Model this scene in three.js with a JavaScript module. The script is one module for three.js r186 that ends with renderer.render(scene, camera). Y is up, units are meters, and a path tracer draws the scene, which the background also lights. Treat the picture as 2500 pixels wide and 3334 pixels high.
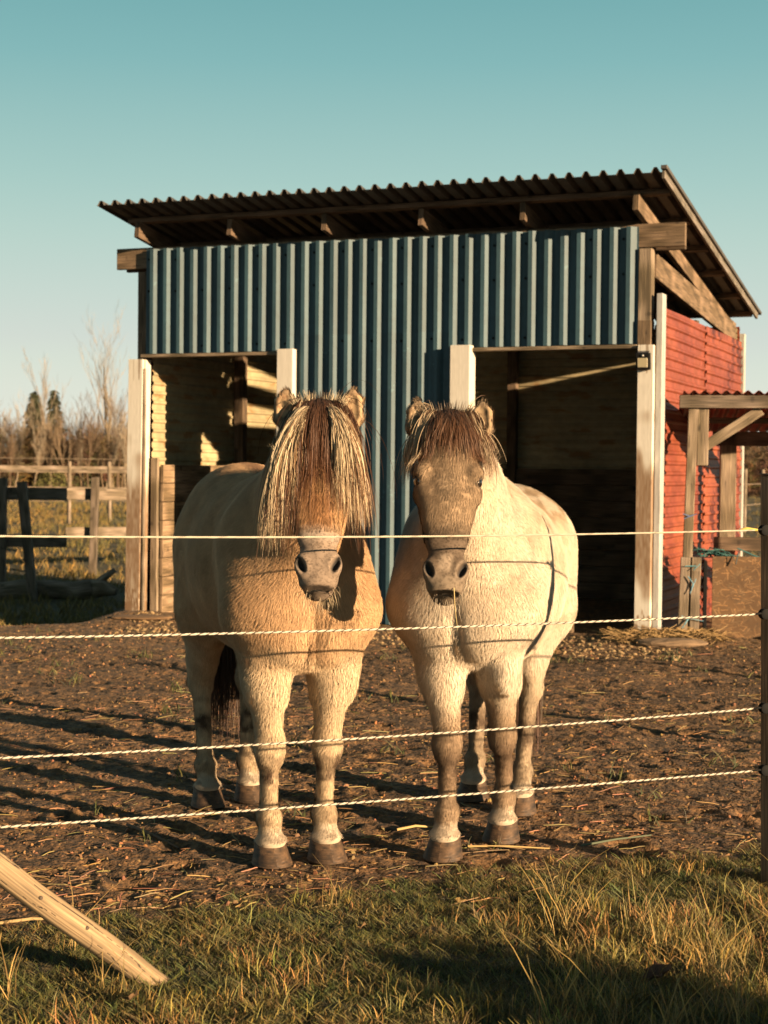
import * as THREE from 'three';
import { mergeGeometries } from 'three/addons/utils/BufferGeometryUtils.js';
import { createNoise2D, createNoise3D } from 'simplex-noise';

// ---------------------------------------------------------------- camera, sky, sun, exposure
const scene = new THREE.Scene();
const camera = new THREE.PerspectiveCamera(34.98, 768 / 1024, 0.05, 3000);
camera.rotation.order = 'YXZ';
camera.position.set(0, 1.35, 0);
camera.rotation.set(-0.0259, 0, 0.0098);
camera.focus = 5.45;
camera.userData.fStop = 6.3;
scene.add(camera);

const renderer = new THREE.WebGLRenderer({ antialias: true });
renderer.setSize(768, 1024);
renderer.toneMapping = THREE.LinearToneMapping;
renderer.toneMappingExposure = 1 / .30;
renderer.shadowMap.enabled = true;

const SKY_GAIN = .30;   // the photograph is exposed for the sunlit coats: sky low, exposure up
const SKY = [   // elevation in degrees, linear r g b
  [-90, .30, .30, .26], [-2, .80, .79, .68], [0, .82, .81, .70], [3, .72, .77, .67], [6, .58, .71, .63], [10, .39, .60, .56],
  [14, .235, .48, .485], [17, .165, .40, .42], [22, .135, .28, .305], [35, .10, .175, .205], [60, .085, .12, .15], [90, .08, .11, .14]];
{
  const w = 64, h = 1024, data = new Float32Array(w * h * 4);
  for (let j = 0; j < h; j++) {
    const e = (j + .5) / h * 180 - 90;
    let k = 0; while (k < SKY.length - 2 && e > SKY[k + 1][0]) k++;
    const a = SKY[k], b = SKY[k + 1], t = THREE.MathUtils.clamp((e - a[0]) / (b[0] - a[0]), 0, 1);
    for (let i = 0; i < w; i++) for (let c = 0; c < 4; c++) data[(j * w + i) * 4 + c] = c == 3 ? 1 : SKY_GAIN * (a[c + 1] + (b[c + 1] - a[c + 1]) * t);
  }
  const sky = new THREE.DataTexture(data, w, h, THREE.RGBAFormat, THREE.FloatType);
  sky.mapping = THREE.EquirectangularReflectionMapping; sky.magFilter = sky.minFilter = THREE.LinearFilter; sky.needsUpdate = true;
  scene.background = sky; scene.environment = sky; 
}
const AZ = THREE.MathUtils.degToRad(50), EL = THREE.MathUtils.degToRad(10.4);
const SUN = new THREE.Vector3(Math.sin(AZ) * Math.cos(EL), Math.sin(EL), Math.cos(AZ) * Math.cos(EL));
const sun = new THREE.DirectionalLight(new THREE.Color().setRGB(1, .71, .42), 5);
sun.target.position.set(0, 0, -9); sun.position.copy(sun.target.position).addScaledVector(SUN, 40);
sun.castShadow = true; sun.shadow.mapSize.set(4096, 4096);
Object.assign(sun.shadow.camera, { left: -22, right: 22, top: 16, bottom: -16, near: 1, far: 120 });
scene.add(sun, sun.target);

// ---------------------------------------------------------------- helpers
function rng(seed) { let a = seed >>> 0; return () => { a = a + 0x6D2B79F5 | 0; let t = Math.imul(a ^ a >>> 15, 1 | a); t = t + Math.imul(t ^ t >>> 7, 61 | t) ^ t; return ((t ^ t >>> 14) >>> 0) / 4294967296; }; }
const n2 = createNoise2D(rng(11)), n3 = createNoise3D(rng(12));
const fbm2 = (x, y, o = 4) => { let s = 0, a = .5; for (let i = 0; i < o; i++) { s += a * n2(x, y); x = x * 2.03 + 3.1; y = y * 2.03 - 1.7; a *= .5; } return s; };
const fbm3 = (x, y, z, o = 3) => { let s = 0, a = .5; for (let i = 0; i < o; i++) { s += a * n3(x, y, z); x *= 2.03; y *= 2.03; z *= 2.03; a *= .5; } return s; };
const lerp = (a, b, t) => a + (b - a) * t, clamp = (x, a = 0, b = 1) => Math.min(b, Math.max(a, x));
const smooth = (a, b, x) => { const t = clamp((x - a) / (b - a)); return t * t * (3 - 2 * t); };
const mix3 = (a, b, t) => [lerp(a[0], b[0], t), lerp(a[1], b[1], t), lerp(a[2], b[2], t)];
const V = (x, y, z) => new THREE.Vector3(x, y, z);
const taken = {};
function numbered(n) { const k = taken[n] = (taken[n] ?? -1) + 1; return k ? n + '_' + String(k).padStart(3, '0') : n; }
function tag(o, label, category, group, kind) { o.userData = { label, category }; if (group) o.userData.group = group; if (kind) o.userData.kind = kind; return o; }
function shadows(m) { m.castShadow = m.receiveShadow = true; return m; }
function mesh(name, g, m, parent) { const o = shadows(new THREE.Mesh(g, m)); o.name = parent === scene ? numbered(name) : name; parent.add(o); return o; }
function thing(name, label, category, pos = [0, 0, 0], turn = 0, group) { const o = new THREE.Group(); o.name = numbered(name); o.position.set(...pos); o.rotation.y = turn; tag(o, label, category, group); scene.add(o); return o; }
function structure(o) { o.userData = { kind: 'structure' }; return o; }

// textures: periodic value noise so that every map tiles
function pnoise(seed, n) { const r = rng(seed), g = new Float32Array(n * n).map(() => r()); return (x, y) => { const X = Math.floor(x), Y = Math.floor(y); let fx = x - X, fy = y - Y; fx = fx * fx * (3 - 2 * fx); fy = fy * fy * (3 - 2 * fy); const at = (i, j) => g[((j % n + n) % n) * n + (i % n + n) % n]; return lerp(lerp(at(X, Y), at(X + 1, Y), fx), lerp(at(X, Y + 1), at(X + 1, Y + 1), fx), fy); }; }
function texture(w, h, fn, srgb = false) {
  const d = new Uint8Array(w * h * 4);
  for (let j = 0; j < h; j++) for (let i = 0; i < w; i++) { const c = fn(i / w, j / h), k = (j * w + i) * 4; if (typeof c === 'number') d[k] = d[k + 1] = d[k + 2] = clamp(c) * 255; else for (let q = 0; q < 3; q++) d[k + q] = clamp(c[q]) * 255; d[k + 3] = 255; }
  const t = new THREE.DataTexture(d, w, h); t.wrapS = t.wrapT = THREE.RepeatWrapping; t.magFilter = THREE.LinearFilter; t.minFilter = THREE.LinearMipmapLinearFilter; t.generateMipmaps = true; if (srgb) t.colorSpace = THREE.SRGBColorSpace; t.needsUpdate = true; return t;
}
const repeat = (t, x, y = x) => { const c = t.clone(); c.repeat.set(x, y); c.needsUpdate = true; return c; };
const K = .62;   // one scale for every base colour, so that they stay at real-world values under this exposure
const lin = (r, g, b) => new THREE.Color().setRGB(r * K, g * K, b * K);
const P = [8, 16, 32, 64, 128, 256].map((n, i) => pnoise(40 + i, n));
// multi-scale noise over the unit square, 0..1
const N = (u, v, from = 0, to = 4) => { let s = 0, a = 1, t = 0; for (let i = from; i <= to; i++) { s += a * P[i](u * (8 << i), v * (8 << i)); t += a; a *= .6; } return s / t; };

const woodTone = texture(256, 1024, (u, v) => { const warp = P[0](u * 8, v * 8) * .05, g = P[4](u * 128 + warp * 60, v * 8), g2 = P[5](u * 256, v * 16), k = P[1](u * 16, v * 16), b = P[0](u * 8, v * 8); const t = .55 + .25 * (g - .5) + .22 * (g2 - .5) + .3 * (b - .5) + (k > .86 ? -.25 * (k - .86) / .14 : 0); return [t + .02, t, t - .02 + .06 * (b - .5)]; }, true);
const woodBump = texture(256, 1024, (u, v) => .5 + .5 * (P[4](u * 128, v * 8) - .5) + .5 * (P[5](u * 256, v * 16) - .5));
const grime = texture(512, 512, (u, v) => { const t = .78 + .3 * (N(u, v, 0, 4) - .5) + .15 * (N(v, u, 3, 5) - .5); return [t, t, t]; }, true);
const fineBump = texture(512, 512, (u, v) => N(u, v, 2, 5));
// box with small chamfers and uv in metres, grain along its longest side
function box(w, h, d, bevel = .004, seg = 1) {
  const g = new THREE.BoxGeometry(w, h, d, seg, seg, seg).toNonIndexed();
  bevel = Math.min(bevel, w * .3, h * .3, d * .3);
  if (bevel > 0) return chamfered(w, h, d, bevel);
  return boxUV(g, w, h, d);
}
function chamfered(w, h, d, b) {
  const pos = [], X = w / 2, Y = h / 2, Z = d / 2, quad = (a, c, e, f) => pos.push(...a, ...c, ...e, ...a, ...e, ...f), tri = (a, c, e) => pos.push(...a, ...c, ...e);
  for (const s of [-1, 1]) {
    const o = (l) => s > 0 ? l : l.reverse();
    quad(...o([[s * X, -Y + b, Z - b], [s * X, -Y + b, -Z + b], [s * X, Y - b, -Z + b], [s * X, Y - b, Z - b]]));
    quad(...o([[-X + b, s * Y, Z - b], [X - b, s * Y, Z - b], [X - b, s * Y, -Z + b], [-X + b, s * Y, -Z + b]]));
    quad(...o([[-X + b, -Y + b, s * Z], [X - b, -Y + b, s * Z], [X - b, Y - b, s * Z], [-X + b, Y - b, s * Z]]));
    for (const t of [-1, 1]) {
      const p = (l) => s * t > 0 ? l : l.reverse();
      quad(...p([[s * X, t * (Y - b), -Z + b], [s * (X - b), t * Y, -Z + b], [s * (X - b), t * Y, Z - b], [s * X, t * (Y - b), Z - b]]));
      quad(...p([[s * X, Y - b, t * (Z - b)], [s * (X - b), Y - b, t * Z], [s * (X - b), -Y + b, t * Z], [s * X, -Y + b, t * (Z - b)]].reverse()));
      quad(...p([[X - b, s * Y, t * (Z - b)], [X - b, s * (Y - b), t * Z], [-X + b, s * (Y - b), t * Z], [-X + b, s * Y, t * (Z - b)]].reverse()));
      for (const q of [-1, 1]) { const l = [[s * X, t * (Y - b), q * (Z - b)], [s * (X - b), t * Y, q * (Z - b)], [s * (X - b), t * (Y - b), q * Z]]; tri(...(s * t * q > 0 ? l : l.reverse())); }
    }
  }
  const g = new THREE.BufferGeometry(); g.setAttribute('position', new THREE.Float32BufferAttribute(pos, 3)); g.computeVertexNormals();
  return boxUV(g, w, h, d);
}
let uvShift = 0;
function boxUV(g, w, h, d) {
  const p = g.attributes.position, n = g.attributes.normal, uv = new Float32Array(p.count * 2), long = w >= h && w >= d ? 0 : h >= d ? 1 : 2; uvShift += .377;
  for (let i = 0; i < p.count; i++) {
    const c = [p.getX(i), p.getY(i), p.getZ(i)], m = [Math.abs(n.getX(i)), Math.abs(n.getY(i)), Math.abs(n.getZ(i))], ax = m[0] > m[1] && m[0] > m[2] ? 0 : m[1] > m[2] ? 1 : 2;
    const o = [0, 1, 2].filter(k => k != ax); const a = o.includes(long) ? long : o[1], b = o.find(k => k != a);
    uv[2 * i] = c[b] * 2 + uvShift; uv[2 * i + 1] = c[a] * .8 + uvShift * 1.7;
  }
  g.setAttribute('uv', new THREE.BufferAttribute(uv, 2)); return g;
}
const put = (g, x, y, z, rx = 0, ry = 0, rz = 0) => { g.applyMatrix4(new THREE.Matrix4().compose(V(x, y, z), new THREE.Quaternion().setFromEuler(new THREE.Euler(rx, ry, rz)), V(1, 1, 1))); return g; };
// bar of section a x b between two points
function bar(p, q, a, b, bevel = .003) { const d = V(...q).sub(V(...p)), L = d.length(), g = box(a, L, b, bevel); const m = new THREE.Matrix4(), y = d.normalize(), x = Math.abs(y.y) > .99 ? V(1, 0, 0) : V(0, 1, 0).cross(y).normalize(), z = x.clone().cross(y); m.makeBasis(x, y, z).setPosition((p[0] + q[0]) / 2, (p[1] + q[1]) / 2, (p[2] + q[2]) / 2); g.applyMatrix4(m); return g; }
// tapered round limb through points with radii; uv in metres
function limb(pts, radii, sides = 8, cap = true) {
  const pos = [], uv = [], idx = [], n = pts.length; let N0 = null, len = 0;
  for (let i = 0; i < n; i++) {
    const t = V(...pts[Math.min(i + 1, n - 1)]).sub(V(...pts[Math.max(i - 1, 0)])).normalize();
    if (!N0) { N0 = Math.abs(t.y) < .9 ? V(0, 1, 0) : V(1, 0, 0); }
    N0 = N0.clone().addScaledVector(t, -N0.dot(t)).normalize(); const B = t.clone().cross(N0);
    if (i) len += V(...pts[i]).distanceTo(V(...pts[i - 1]));
    for (let k = 0; k <= sides; k++) { const a = k / sides * 2 * Math.PI, c = Math.cos(a) * radii[i], s = Math.sin(a) * radii[i]; pos.push(pts[i][0] + N0.x * c + B.x * s, pts[i][1] + N0.y * c + B.y * s, pts[i][2] + N0.z * c + B.z * s); uv.push(k / sides * Math.max(.1, radii[0] * 6.3) * 2, len * .8); }
    if (i) for (let k = 0; k < sides; k++) { const a = (i - 1) * (sides + 1) + k, b = a + sides + 1; idx.push(a, a + 1, b, b, a + 1, b + 1); }
  }
  if (cap) for (const e of [0, n - 1]) { const c = pos.length / 3; pos.push(...pts[e]); uv.push(.5, .5); for (let k = 0; k < sides; k++) { const a = e * (sides + 1) + k; e ? idx.push(a, a + 1, c) : idx.push(a + 1, a, c); } }
  const g = new THREE.BufferGeometry(); g.setAttribute('position', new THREE.Float32BufferAttribute(pos, 3)); g.setAttribute('uv', new THREE.Float32BufferAttribute(uv, 2)); g.setIndex(idx); g.computeVertexNormals(); return g;
}
// folded sheet: a profile [[along, out], ...] swept a length, with real thickness; axes: along=x, out=z, sweep=y
function sheet(profile, length, thick, rows = 1, wobble = 0) {
  const n = profile.length, pos = [], uv = [], idx = [];
  const nor = profile.map((p, i) => { const a = profile[Math.max(0, i - 1)], b = profile[Math.min(n - 1, i + 1)]; let x = b[0] - a[0], z = b[1] - a[1]; const l = Math.hypot(x, z); return [-z / l, x / l]; });
  let s = 0; const S = profile.map((p, i) => s += i ? Math.hypot(p[0] - profile[i - 1][0], p[1] - profile[i - 1][1]) : 0);
  for (const side of [0, 1]) for (let r = 0; r <= rows; r++) for (let i = 0; i < n; i++) { const y = length * r / rows, w = wobble * n2(profile[i][0] * 1.3, y * 1.1 + 7); pos.push(profile[i][0] + nor[i][0] * thick * (side - .5), y, profile[i][1] + nor[i][1] * thick * (.5 - side) * -1 + w); uv.push(S[i], y); }
  const M = n * (rows + 1);
  for (let r = 0; r < rows; r++) for (let i = 0; i < n - 1; i++) { const a = r * n + i; idx.push(a + M, a + 1 + M, a + n + M, a + n + M, a + 1 + M, a + n + 1 + M); idx.push(a + 1, a, a + n, a + 1, a + n, a + n + 1); }
  for (let i = 0; i < n - 1; i++) { idx.push(i, i + 1, i + M, i + M, i + 1, i + 1 + M); const t = rows * n + i; idx.push(t + 1, t, t + M, t + 1, t + M, t + M + 1); }
  for (let r = 0; r < rows; r++) { const a = r * n, b = r * n + n - 1; idx.push(a, a + M, a + n, a + n, a + M, a + n + M); idx.push(b + M, b, b + n, b + M, b + n, b + n + M); }
  let g = new THREE.BufferGeometry(); g.setAttribute('position', new THREE.Float32BufferAttribute(pos, 3)); g.setAttribute('uv', new THREE.Float32BufferAttribute(uv, 2)); g.setIndex(idx);
  g = g.toNonIndexed(); g.computeVertexNormals(); return g;
}
function trapezoid(from, to, pitch, valley, rise, crest, depth, phase = 0) { // points along x
  const out = []; const k0 = Math.floor((from - phase) / pitch) - 1; const pts = [];
  for (let k = k0; phase + k * pitch < to + pitch; k++) { const x = phase + k * pitch; pts.push([x, 0], [x + valley, 0], [x + valley + rise[0], depth], [x + valley + rise[0] + crest, depth]); }
  const at = x => { for (let i = 0; i < pts.length - 1; i++) if (x >= pts[i][0] && x <= pts[i + 1][0]) return lerp(pts[i][1], pts[i + 1][1], (x - pts[i][0]) / (pts[i + 1][0] - pts[i][0] || 1)); return 0; };
  out.push([from, at(from)]); for (const p of pts) if (p[0] > from + .001 && p[0] < to - .001) out.push(p); out.push([to, at(to)]); return out;
}
const wave = (from, to, pitch, depth, per = 8) => { const n = Math.round((to - from) / pitch * per), o = []; for (let i = 0; i <= n; i++) { const x = lerp(from, to, i / n); o.push([x, depth * .5 * Math.sin(x / pitch * 2 * Math.PI)]); } return o; };
const std = (o) => new THREE.MeshStandardMaterial({ color: lin(1, 1, 1), roughness: .85, metalness: 0, ...o });

// ---------------------------------------------------------------- materials
const woodMat = (r, g, b, rough = .85) => std({ color: lin(r, g, b), map: woodTone, bumpMap: woodBump, bumpScale: .002, roughness: rough });
const M = {
  beam: woodMat(.62, .44, .27), beamDark: woodMat(.46, .32, .20), beamPale: woodMat(.80, .64, .44), greyWood: woodMat(.74, .60, .44), fenceWood: woodMat(.50, .40, .30), kick: woodMat(.86, .62, .38),
  pole: woodMat(.86, .70, .50), post: woodMat(.56, .42, .28),
  black: new THREE.MeshPhysicalMaterial({ color: lin(.012, .012, .012), roughness: .8, specularIntensity: .25 }), steel: std({ color: lin(.5, .48, .45), roughness: .4, metalness: .8 }),
};
// ---------------------------------------------------------------- ground: one sheet to the horizon
const fenceLine = x => 4.78 + .42 * x;                                   // depth of the rope fence
const grassEdge = x => fenceLine(x) + .42 + .16 * fbm2(x * 1.1 + 4, 2.2, 3) + .10 * fbm2(x * 5, 9.1, 2);   // turf ends a little behind it
const pock = []; { const r = rng(5); for (let i = 0; i < 420; i++) { const d = 5 + r() * 9; pock.push([(r() - .5) * d * .75, d, .035 + r() * .045, .008 + r() * .02]); } }
const pockGrid = new Map(); for (const p of pock) { const k = Math.floor(p[0] * 4) + ',' + Math.floor(p[1] * 4); for (let i = -1; i < 2; i++) for (let j = -1; j < 2; j++) { const q = (Math.floor(p[0] * 4) + i) + ',' + (Math.floor(p[1] * 4) + j); (pockGrid.get(q) ?? pockGrid.set(q, []).get(q)).push(p); } }
const turf = (x, D) => Math.max(smooth(.12, -.12, D - grassEdge(x) + .25 * fbm2(x * 7, D * 7, 2)), smooth(14.2, 15.4, D + .8 * fbm2(x * .8, D * .8, 3)) * smooth(-2.5, -3.4, x), smooth(19, 21, D), smooth(3.6, 4.6, x) * smooth(13.5, 15, D));
function groundHeight(x, D, fine = true) {
  let y = -.30 * smooth(-2.35, -3.1, x) * smooth(13.7, 14.9, D) * smooth(34, 24, D);
  y += .05 * Math.exp(-(((x + 2.25) / .5) ** 2 + ((D - 14.6) / .45) ** 2)) + .06 * Math.exp(-(((x - 2.3) / .6) ** 2 + ((D - 12.9) / .45) ** 2));
  y += .03 * fbm2(x * .5, D * .5, 2) * smooth(6.5, 9, D);
  if (D > 40) y += .4 * fbm2(x * .02, D * .02, 2) * smooth(40, 90, D);
  if (!fine || D > 30) return y;
  const near = smooth(24, 12, D), t = turf(x, D);
  const clod = .007 * n2(x * 7, D * 7) + .006 * n2(x * 13 + 5, D * 13) + .005 * n2(x * 27, D * 27 + 3) + .0035 * n2(x * 55, D * 55);
  y += near * lerp(clod * (.75 + .5 * n2(x * 1.7, D * 1.7)), .012 * n2(x * 4, D * 4) + .005 * n2(x * 20, D * 20), t);
  for (const p of pockGrid.get(Math.floor(x * 4) + ',' + Math.floor(D * 4)) ?? []) { const q = Math.hypot(x - p[0], (D - p[1])) / p[2]; if (q < 1.5) y += p[3] * (q < 1 ? -(1 - q * q) : .35 * Math.sin((q - 1) * 2 * Math.PI)) * (1 - t); }
  return y;
}
{
  const spread = (a, b, step) => { const o = []; for (let x = a; x < b - 1e-6; x += step) o.push(x); return o; };
  const grow = (from, to, first, k) => { const o = []; let x = from, s = first; while (Math.abs(x) < Math.abs(to)) { x += s * Math.sign(to); s *= k; o.push(x); } return o; };
  const xs = [...grow(-2.7, -900, .05, 1.13).reverse(), ...spread(-2.7, 3.0, .022), ...grow(3.0, 900, .05, 1.13)];
  const ds = [...grow(3.5, -200, .05, 1.3).reverse().map(d => d), ...spread(3.5, 9.5, .022), ...spread(9.5, 15.5, .035), ...spread(15.5, 24, .12), ...grow(24, 1500, .15, 1.1)].sort((a, b) => a - b);
  const pos = new Float32Array(xs.length * ds.length * 3), col = new Float32Array(pos.length), uv = new Float32Array(xs.length * ds.length * 2), idx = [];
  let k = 0;
  for (const D of ds) for (const x of xs) {
    pos[k * 3] = x; pos[k * 3 + 1] = groundHeight(x, D); pos[k * 3 + 2] = -D; uv[2 * k] = x / 1.3; uv[2 * k + 1] = D / 1.3;
    const t = turf(x, D), f = D < 24 ? fbm2(x * 3, D * 3, 4) : fbm2(x * .15, D * .15, 3), f2 = D < 24 ? n2(x * 21, D * 21) : 0;
    let dirt = mix3([.41, .22, .088], [.27, .143, .056], clamp(.45 + f * .9 + f2 * .25)); dirt = mix3(dirt, [.36, .23, .11], smooth(11.2, 13, D) * .55 * clamp(.6 + f));
    let green = D < 9 ? mix3([.07, .075, .02], [.13, .095, .035], clamp(.5 + f + f2 * .3)) : mix3([.19, .13, .038], [.11, .10, .025], clamp(.5 + f * 1.3));
    const c = mix3(dirt, green, t); col.set(c, k * 3); k++;
  }
  const w = xs.length; for (let j = 0; j < ds.length - 1; j++) for (let i = 0; i < w - 1; i++) { const a = j * w + i; idx.push(a, a + 1, a + w, a + w, a + 1, a + w + 1); }
  const g = new THREE.BufferGeometry(); g.setAttribute('position', new THREE.BufferAttribute(pos, 3)); g.setAttribute('color', new THREE.BufferAttribute(col, 3)); g.setAttribute('uv', new THREE.BufferAttribute(uv, 2)); g.setIndex(idx); g.computeVertexNormals();
  const soil = texture(1024, 1024, (u, v) => { const a = N(u, v, 2, 5), b = N(v + .3, u, 4, 5), t = .72 + .9 * (a - .5) + .5 * (b - .5); return [t, t * .985, t * .96]; }, true);
  const m = std({ vertexColors: true, map: soil, roughness: .95, bumpMap: repeat(fineBump, 2), bumpScale: .012 });
  structure(mesh('ground', g, m, scene));
}

// ---------------------------------------------------------------- the horse shelter
const PSI = .382;
const shed = thing('horse_shelter', 'blue corrugated metal horse shelter with two open doorways and a sloping roof', 'shelter', [-2.1835, 0, -14.8814], -PSI);
const sp = (name, g, m, parent = shed) => mesh(name, g, m, parent);   // local axes: x along the front, z = minus depth
const roofY = v => 3.575 - .148 * v;     // underside of the roof sheets at depth v
{
  const paint = texture(512, 1024, (u, v) => {
    const big = N(u, v * .5, 0, 2), fine = N(u, v, 3, 5), st = P[4](u * 128, v * 8); let t = .80 + .22 * (big - .5) + .12 * (fine - .5) + .10 * (st - .5); let c = [t * .98, t, t];
    const chip = P[4](u * 128 + 3, v * 64 * 2) * P[1](u * 16, v * 16); if (chip > .68) c = mix3(c, [1.1, 1.05, .98], smooth(.68, .74, chip));
    return c;
  }, true);
  const blue = std({ color: lin(.062, .146, .190), map: repeat(paint, .4, .4), roughness: .62, metalness: 0, bumpMap: repeat(fineBump, .7), bumpScale: .0006 });
  const blueProfile = (a, b) => trapezoid(a, b, .1375, .050, [.012, .042], .0335, .042, .0);
  // three runs of cladding: over the left doorway, the middle wall, over the right doorway (each of single sheets a metre or so wide)
  const runs = [[0, .83, 2.385], [.83, 1.449, 2.385], [1.449, 2.22, .02], [2.22, 3.075, .02], [3.075, 3.85, 2.385], [3.85, 4.553, 2.385]];
  runs.forEach(([a, b, y0], i) => { const g = sheet(blueProfile(a, b + (i < 5 ? .004 : 0)), 3.335 - y0 - (i % 2) * .006, .0016); put(g, 0, y0 + (i % 2) * .003, .012 + (i % 2) * .003); sp('cladding_sheet', g, blue).userData.label = 'blue trapezoid metal sheet'; });
  // screws in the valleys
  const screw = new THREE.CylinderGeometry(.011, .011, .008, 8).rotateX(Math.PI / 2); const heads = [];
  for (let k = 0; k < 33; k += 2) for (const y of [2.46, 2.95, 3.24]) { if (n2(k * 3.7, y * 9) < -.35) continue; heads.push(screw.clone().translate(.029 + k * .1375, y + .012 * n2(k, y * 5), .017)); }
  sp('screw_heads', mergeGeometries(heads), M.black).userData.kind = 'stuff';
  // frame: lintel boards, top beam, posts
  sp('lintel_board', put(box(1.44, .028, .07), .695, 2.366, .035), M.beamPale); sp('lintel_board', put(box(1.42, .03, .07), 3.85, 2.365, .035), M.beamPale);
  sp('header_beam', put(box(1.5, .19, .045), .75, 2.49, -.03), M.beamDark); sp('header_beam', put(box(1.5, .19, .045), 3.8, 2.49, -.03), M.beamDark);
  sp('eaves_beam', put(box(5.25, .19, .045), 2.3, 3.262, -.028), M.beam);
  sp('eaves_beam', put(box(5.2, .18, .045), 2.3, 3.247, -.158), M.beamDark);
  // corner posts and door jambs, white with brown rub marks where the horses lean
  const rub = (seed, lo, hi) => { const r = pnoise(seed, 16), r2 = pnoise(seed + 1, 64); return texture(128, 1024, (u, v) => { // v = height / 2.9
    const y = v * 2.9, n = r(u * 4, v * 16) , f = r2(u * 32, v * 64), g = P[4](u * 64, v * 4); let c = [.90, .88, .84].map(q => q + .05 * (f - .5) + .04 * (g - .5));
    const s = clamp(smooth(lo - .35, lo + .1, y + .5 * (n - .5)) * smooth(hi + .3, hi - .15, y + .6 * (n - .5)) * (.75 + .4 * (f - .3)) + .8 * smooth(.16, .02, y - .25 * (f - .3)));
    c = mix3(c, [.47, .34, .22], clamp(s * .85)); if (P[4](u * 24, v * 2.5) > .93) c = mix3(c, [.5, .42, .34], .6); return c; }, true); };
  const postMat = (seed, lo, hi) => std({ color: lin(1, .97, .93), map: rub(seed, lo, hi), roughness: .75, bumpMap: woodBump, bumpScale: .001 });
  const postUV = g => { const p = g.attributes.position, uv = g.attributes.uv; for (let i = 0; i < p.count; i++) uv.setXY(i, (p.getX(i) + p.getZ(i)) * 3, p.getY(i) / 2.9); return g; };
  sp('corner_post', postUV(put(box(.15, 2.34, .15), -.072, 1.165, .02, 0, 0, -.012)), postMat(60, .25, 1.15)).userData.label = 'white corner post rubbed brown low down';
  sp('upper_post', put(box(.10, .80, .12), -.055, 2.74, -.075), M.beamDark);
  sp('door_rail', put(box(.022, 2.25, .03), .022, 1.125, .075), M.greyWood); sp('jamb_board', put(box(.07, 1.44, .04), .066, .72, -.05), M.beamPale);
  sp('door_jamb', postUV(put(box(.155, 2.40, .13), 1.448, 1.2, .045)), postMat(64, .1, .6));
  sp('jamb_board', put(box(.03, 2.36, .11), 1.345, 1.18, -.03), M.beamPale);
  sp('door_jamb', postUV(put(box(.175, 2.40, .15), 3.075, 1.2, .055)), postMat(66, .3, .9));
  sp('corner_post', postUV(put(box(.13, 2.375, .14), 4.638, 1.188, .02)), postMat(68, .55, 1.45)).userData.label = 'white corner post with a brown rubbed band';
  sp('upper_post', put(box(.105, .78, .12), 4.612, 2.765, -.02), M.beamPale); sp('splice_block', put(box(.11, .20, .13), 4.614, 2.475, -.015), M.beam);
  sp('corner_board', postUV(put(box(.052, 2.79, .13), 4.735, 1.395, -.03)), std({ color: lin(.86, .84, .8), map: grime, roughness: .7 }));
  // rafters, purlins, gable braces
  for (let i = 0; i < 6; i++) { const u = [.05, .94, 1.85, 2.74, 3.63, 4.595][i], f = [-.27, -.2, -.2, -.2, -.21, -.32][i]; sp('rafter', bar([u, roofY(f) - .132, -f], [u, roofY(3.95) - .132, -3.95], .048, .145), i == 5 ? M.beam : M.beamDark); }
  for (const v of [-.155, .635, 1.46, 2.28, 3.13, 3.86]) sp('purlin', put(box(4.93, .042, .07, .002), 2.37, roofY(v) - .025, -v, -.147), M.beamDark);
  sp('gable_brace', bar([4.655, 3.03, -.10], [4.655, 2.79, -3.86], .042, .20), M.beam);
  sp('gable_brace', bar([-.03, 3.03, -.10], [-.03, 2.79, -3.86], .042, .20), M.beamDark);
  sp('brace_block', put(box(.06, .26, .09), 4.60, 2.93, -.14), M.beamDark);
  // roof sheets
  const tin = std({ color: lin(.20, .175, .15), map: repeat(grime, .5), roughness: .6, metalness: .25 });
  const slope = Math.atan(.148);
  for (let i = 0; i < 5; i++) { const a = -.19 + i * 1.01, b = Math.min(a + 1.015, 4.855), g = sheet(trapezoid(a, b, .1375, .070, [.022, .022], .0235, .042, .02), 4.70, .0022); // sweep = y -> into depth
    g.rotateX(-Math.PI / 2 + slope * 0); const m4 = new THREE.Matrix4().makeRotationX(-slope); g.applyMatrix4(m4); g.translate(0, roofY(-.555) + .004 + (i % 2) * .003, .555); sp('roof_sheet', g, tin); }
  sp('verge_board', bar([4.862, roofY(-.545) - .012, .545], [4.862, roofY(4.0) - .012, -4.0], .026, .062), std({ color: lin(.62, .56, .47), map: woodTone, roughness: .7 }));
  sp('verge_flashing', bar([4.868, roofY(-.56) + .042, .56], [4.868, roofY(4.12) + .042, -4.12], .05, .03, .002), tin);
  // side walls and back: horizontally corrugated sheets, red outside, cream inside
  const redTex = texture(1024, 512, (u, v) => { const b = N(u, v, 0, 3), f = N(u, v, 3, 5), streak = P[3](u * 64, v * 8); let t = .80 + .35 * (b - .5) + .2 * (f - .5); let c = [t, t * (.96 + .2 * (b - .5)), t * (.93 + .3 * (f - .5))];
    const d = smooth(.50, .66, N(u * 1 + .2, v, 0, 2) * .75 + .25 * streak + .5 * (u - .72)); c = mix3(c, [.36, .22, .17], d * .8); const w = P[2](u * 32, v * 32) * P[4](u * 128, v * 64); if (w > .72) c = mix3(c, [1, .85, .7], .6); return c; }, true);
  const red = std({ color: lin(.46, .112, .052), map: redTex, roughness: .55 });
  const creamTex = texture(1024, 512, (u, v) => { const b = N(u, v, 0, 3), f = N(u + .4, v, 3, 5); let c = [.90, .87, .78].map(q => q * (.86 + .3 * (b - .5) + .2 * (f - .5))); const d = smooth(.60, .78, N(u, v * 3 + .3, 1, 4)); c = mix3(c, [.66, .46, .28], d * .6); return c; }, true);
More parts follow.
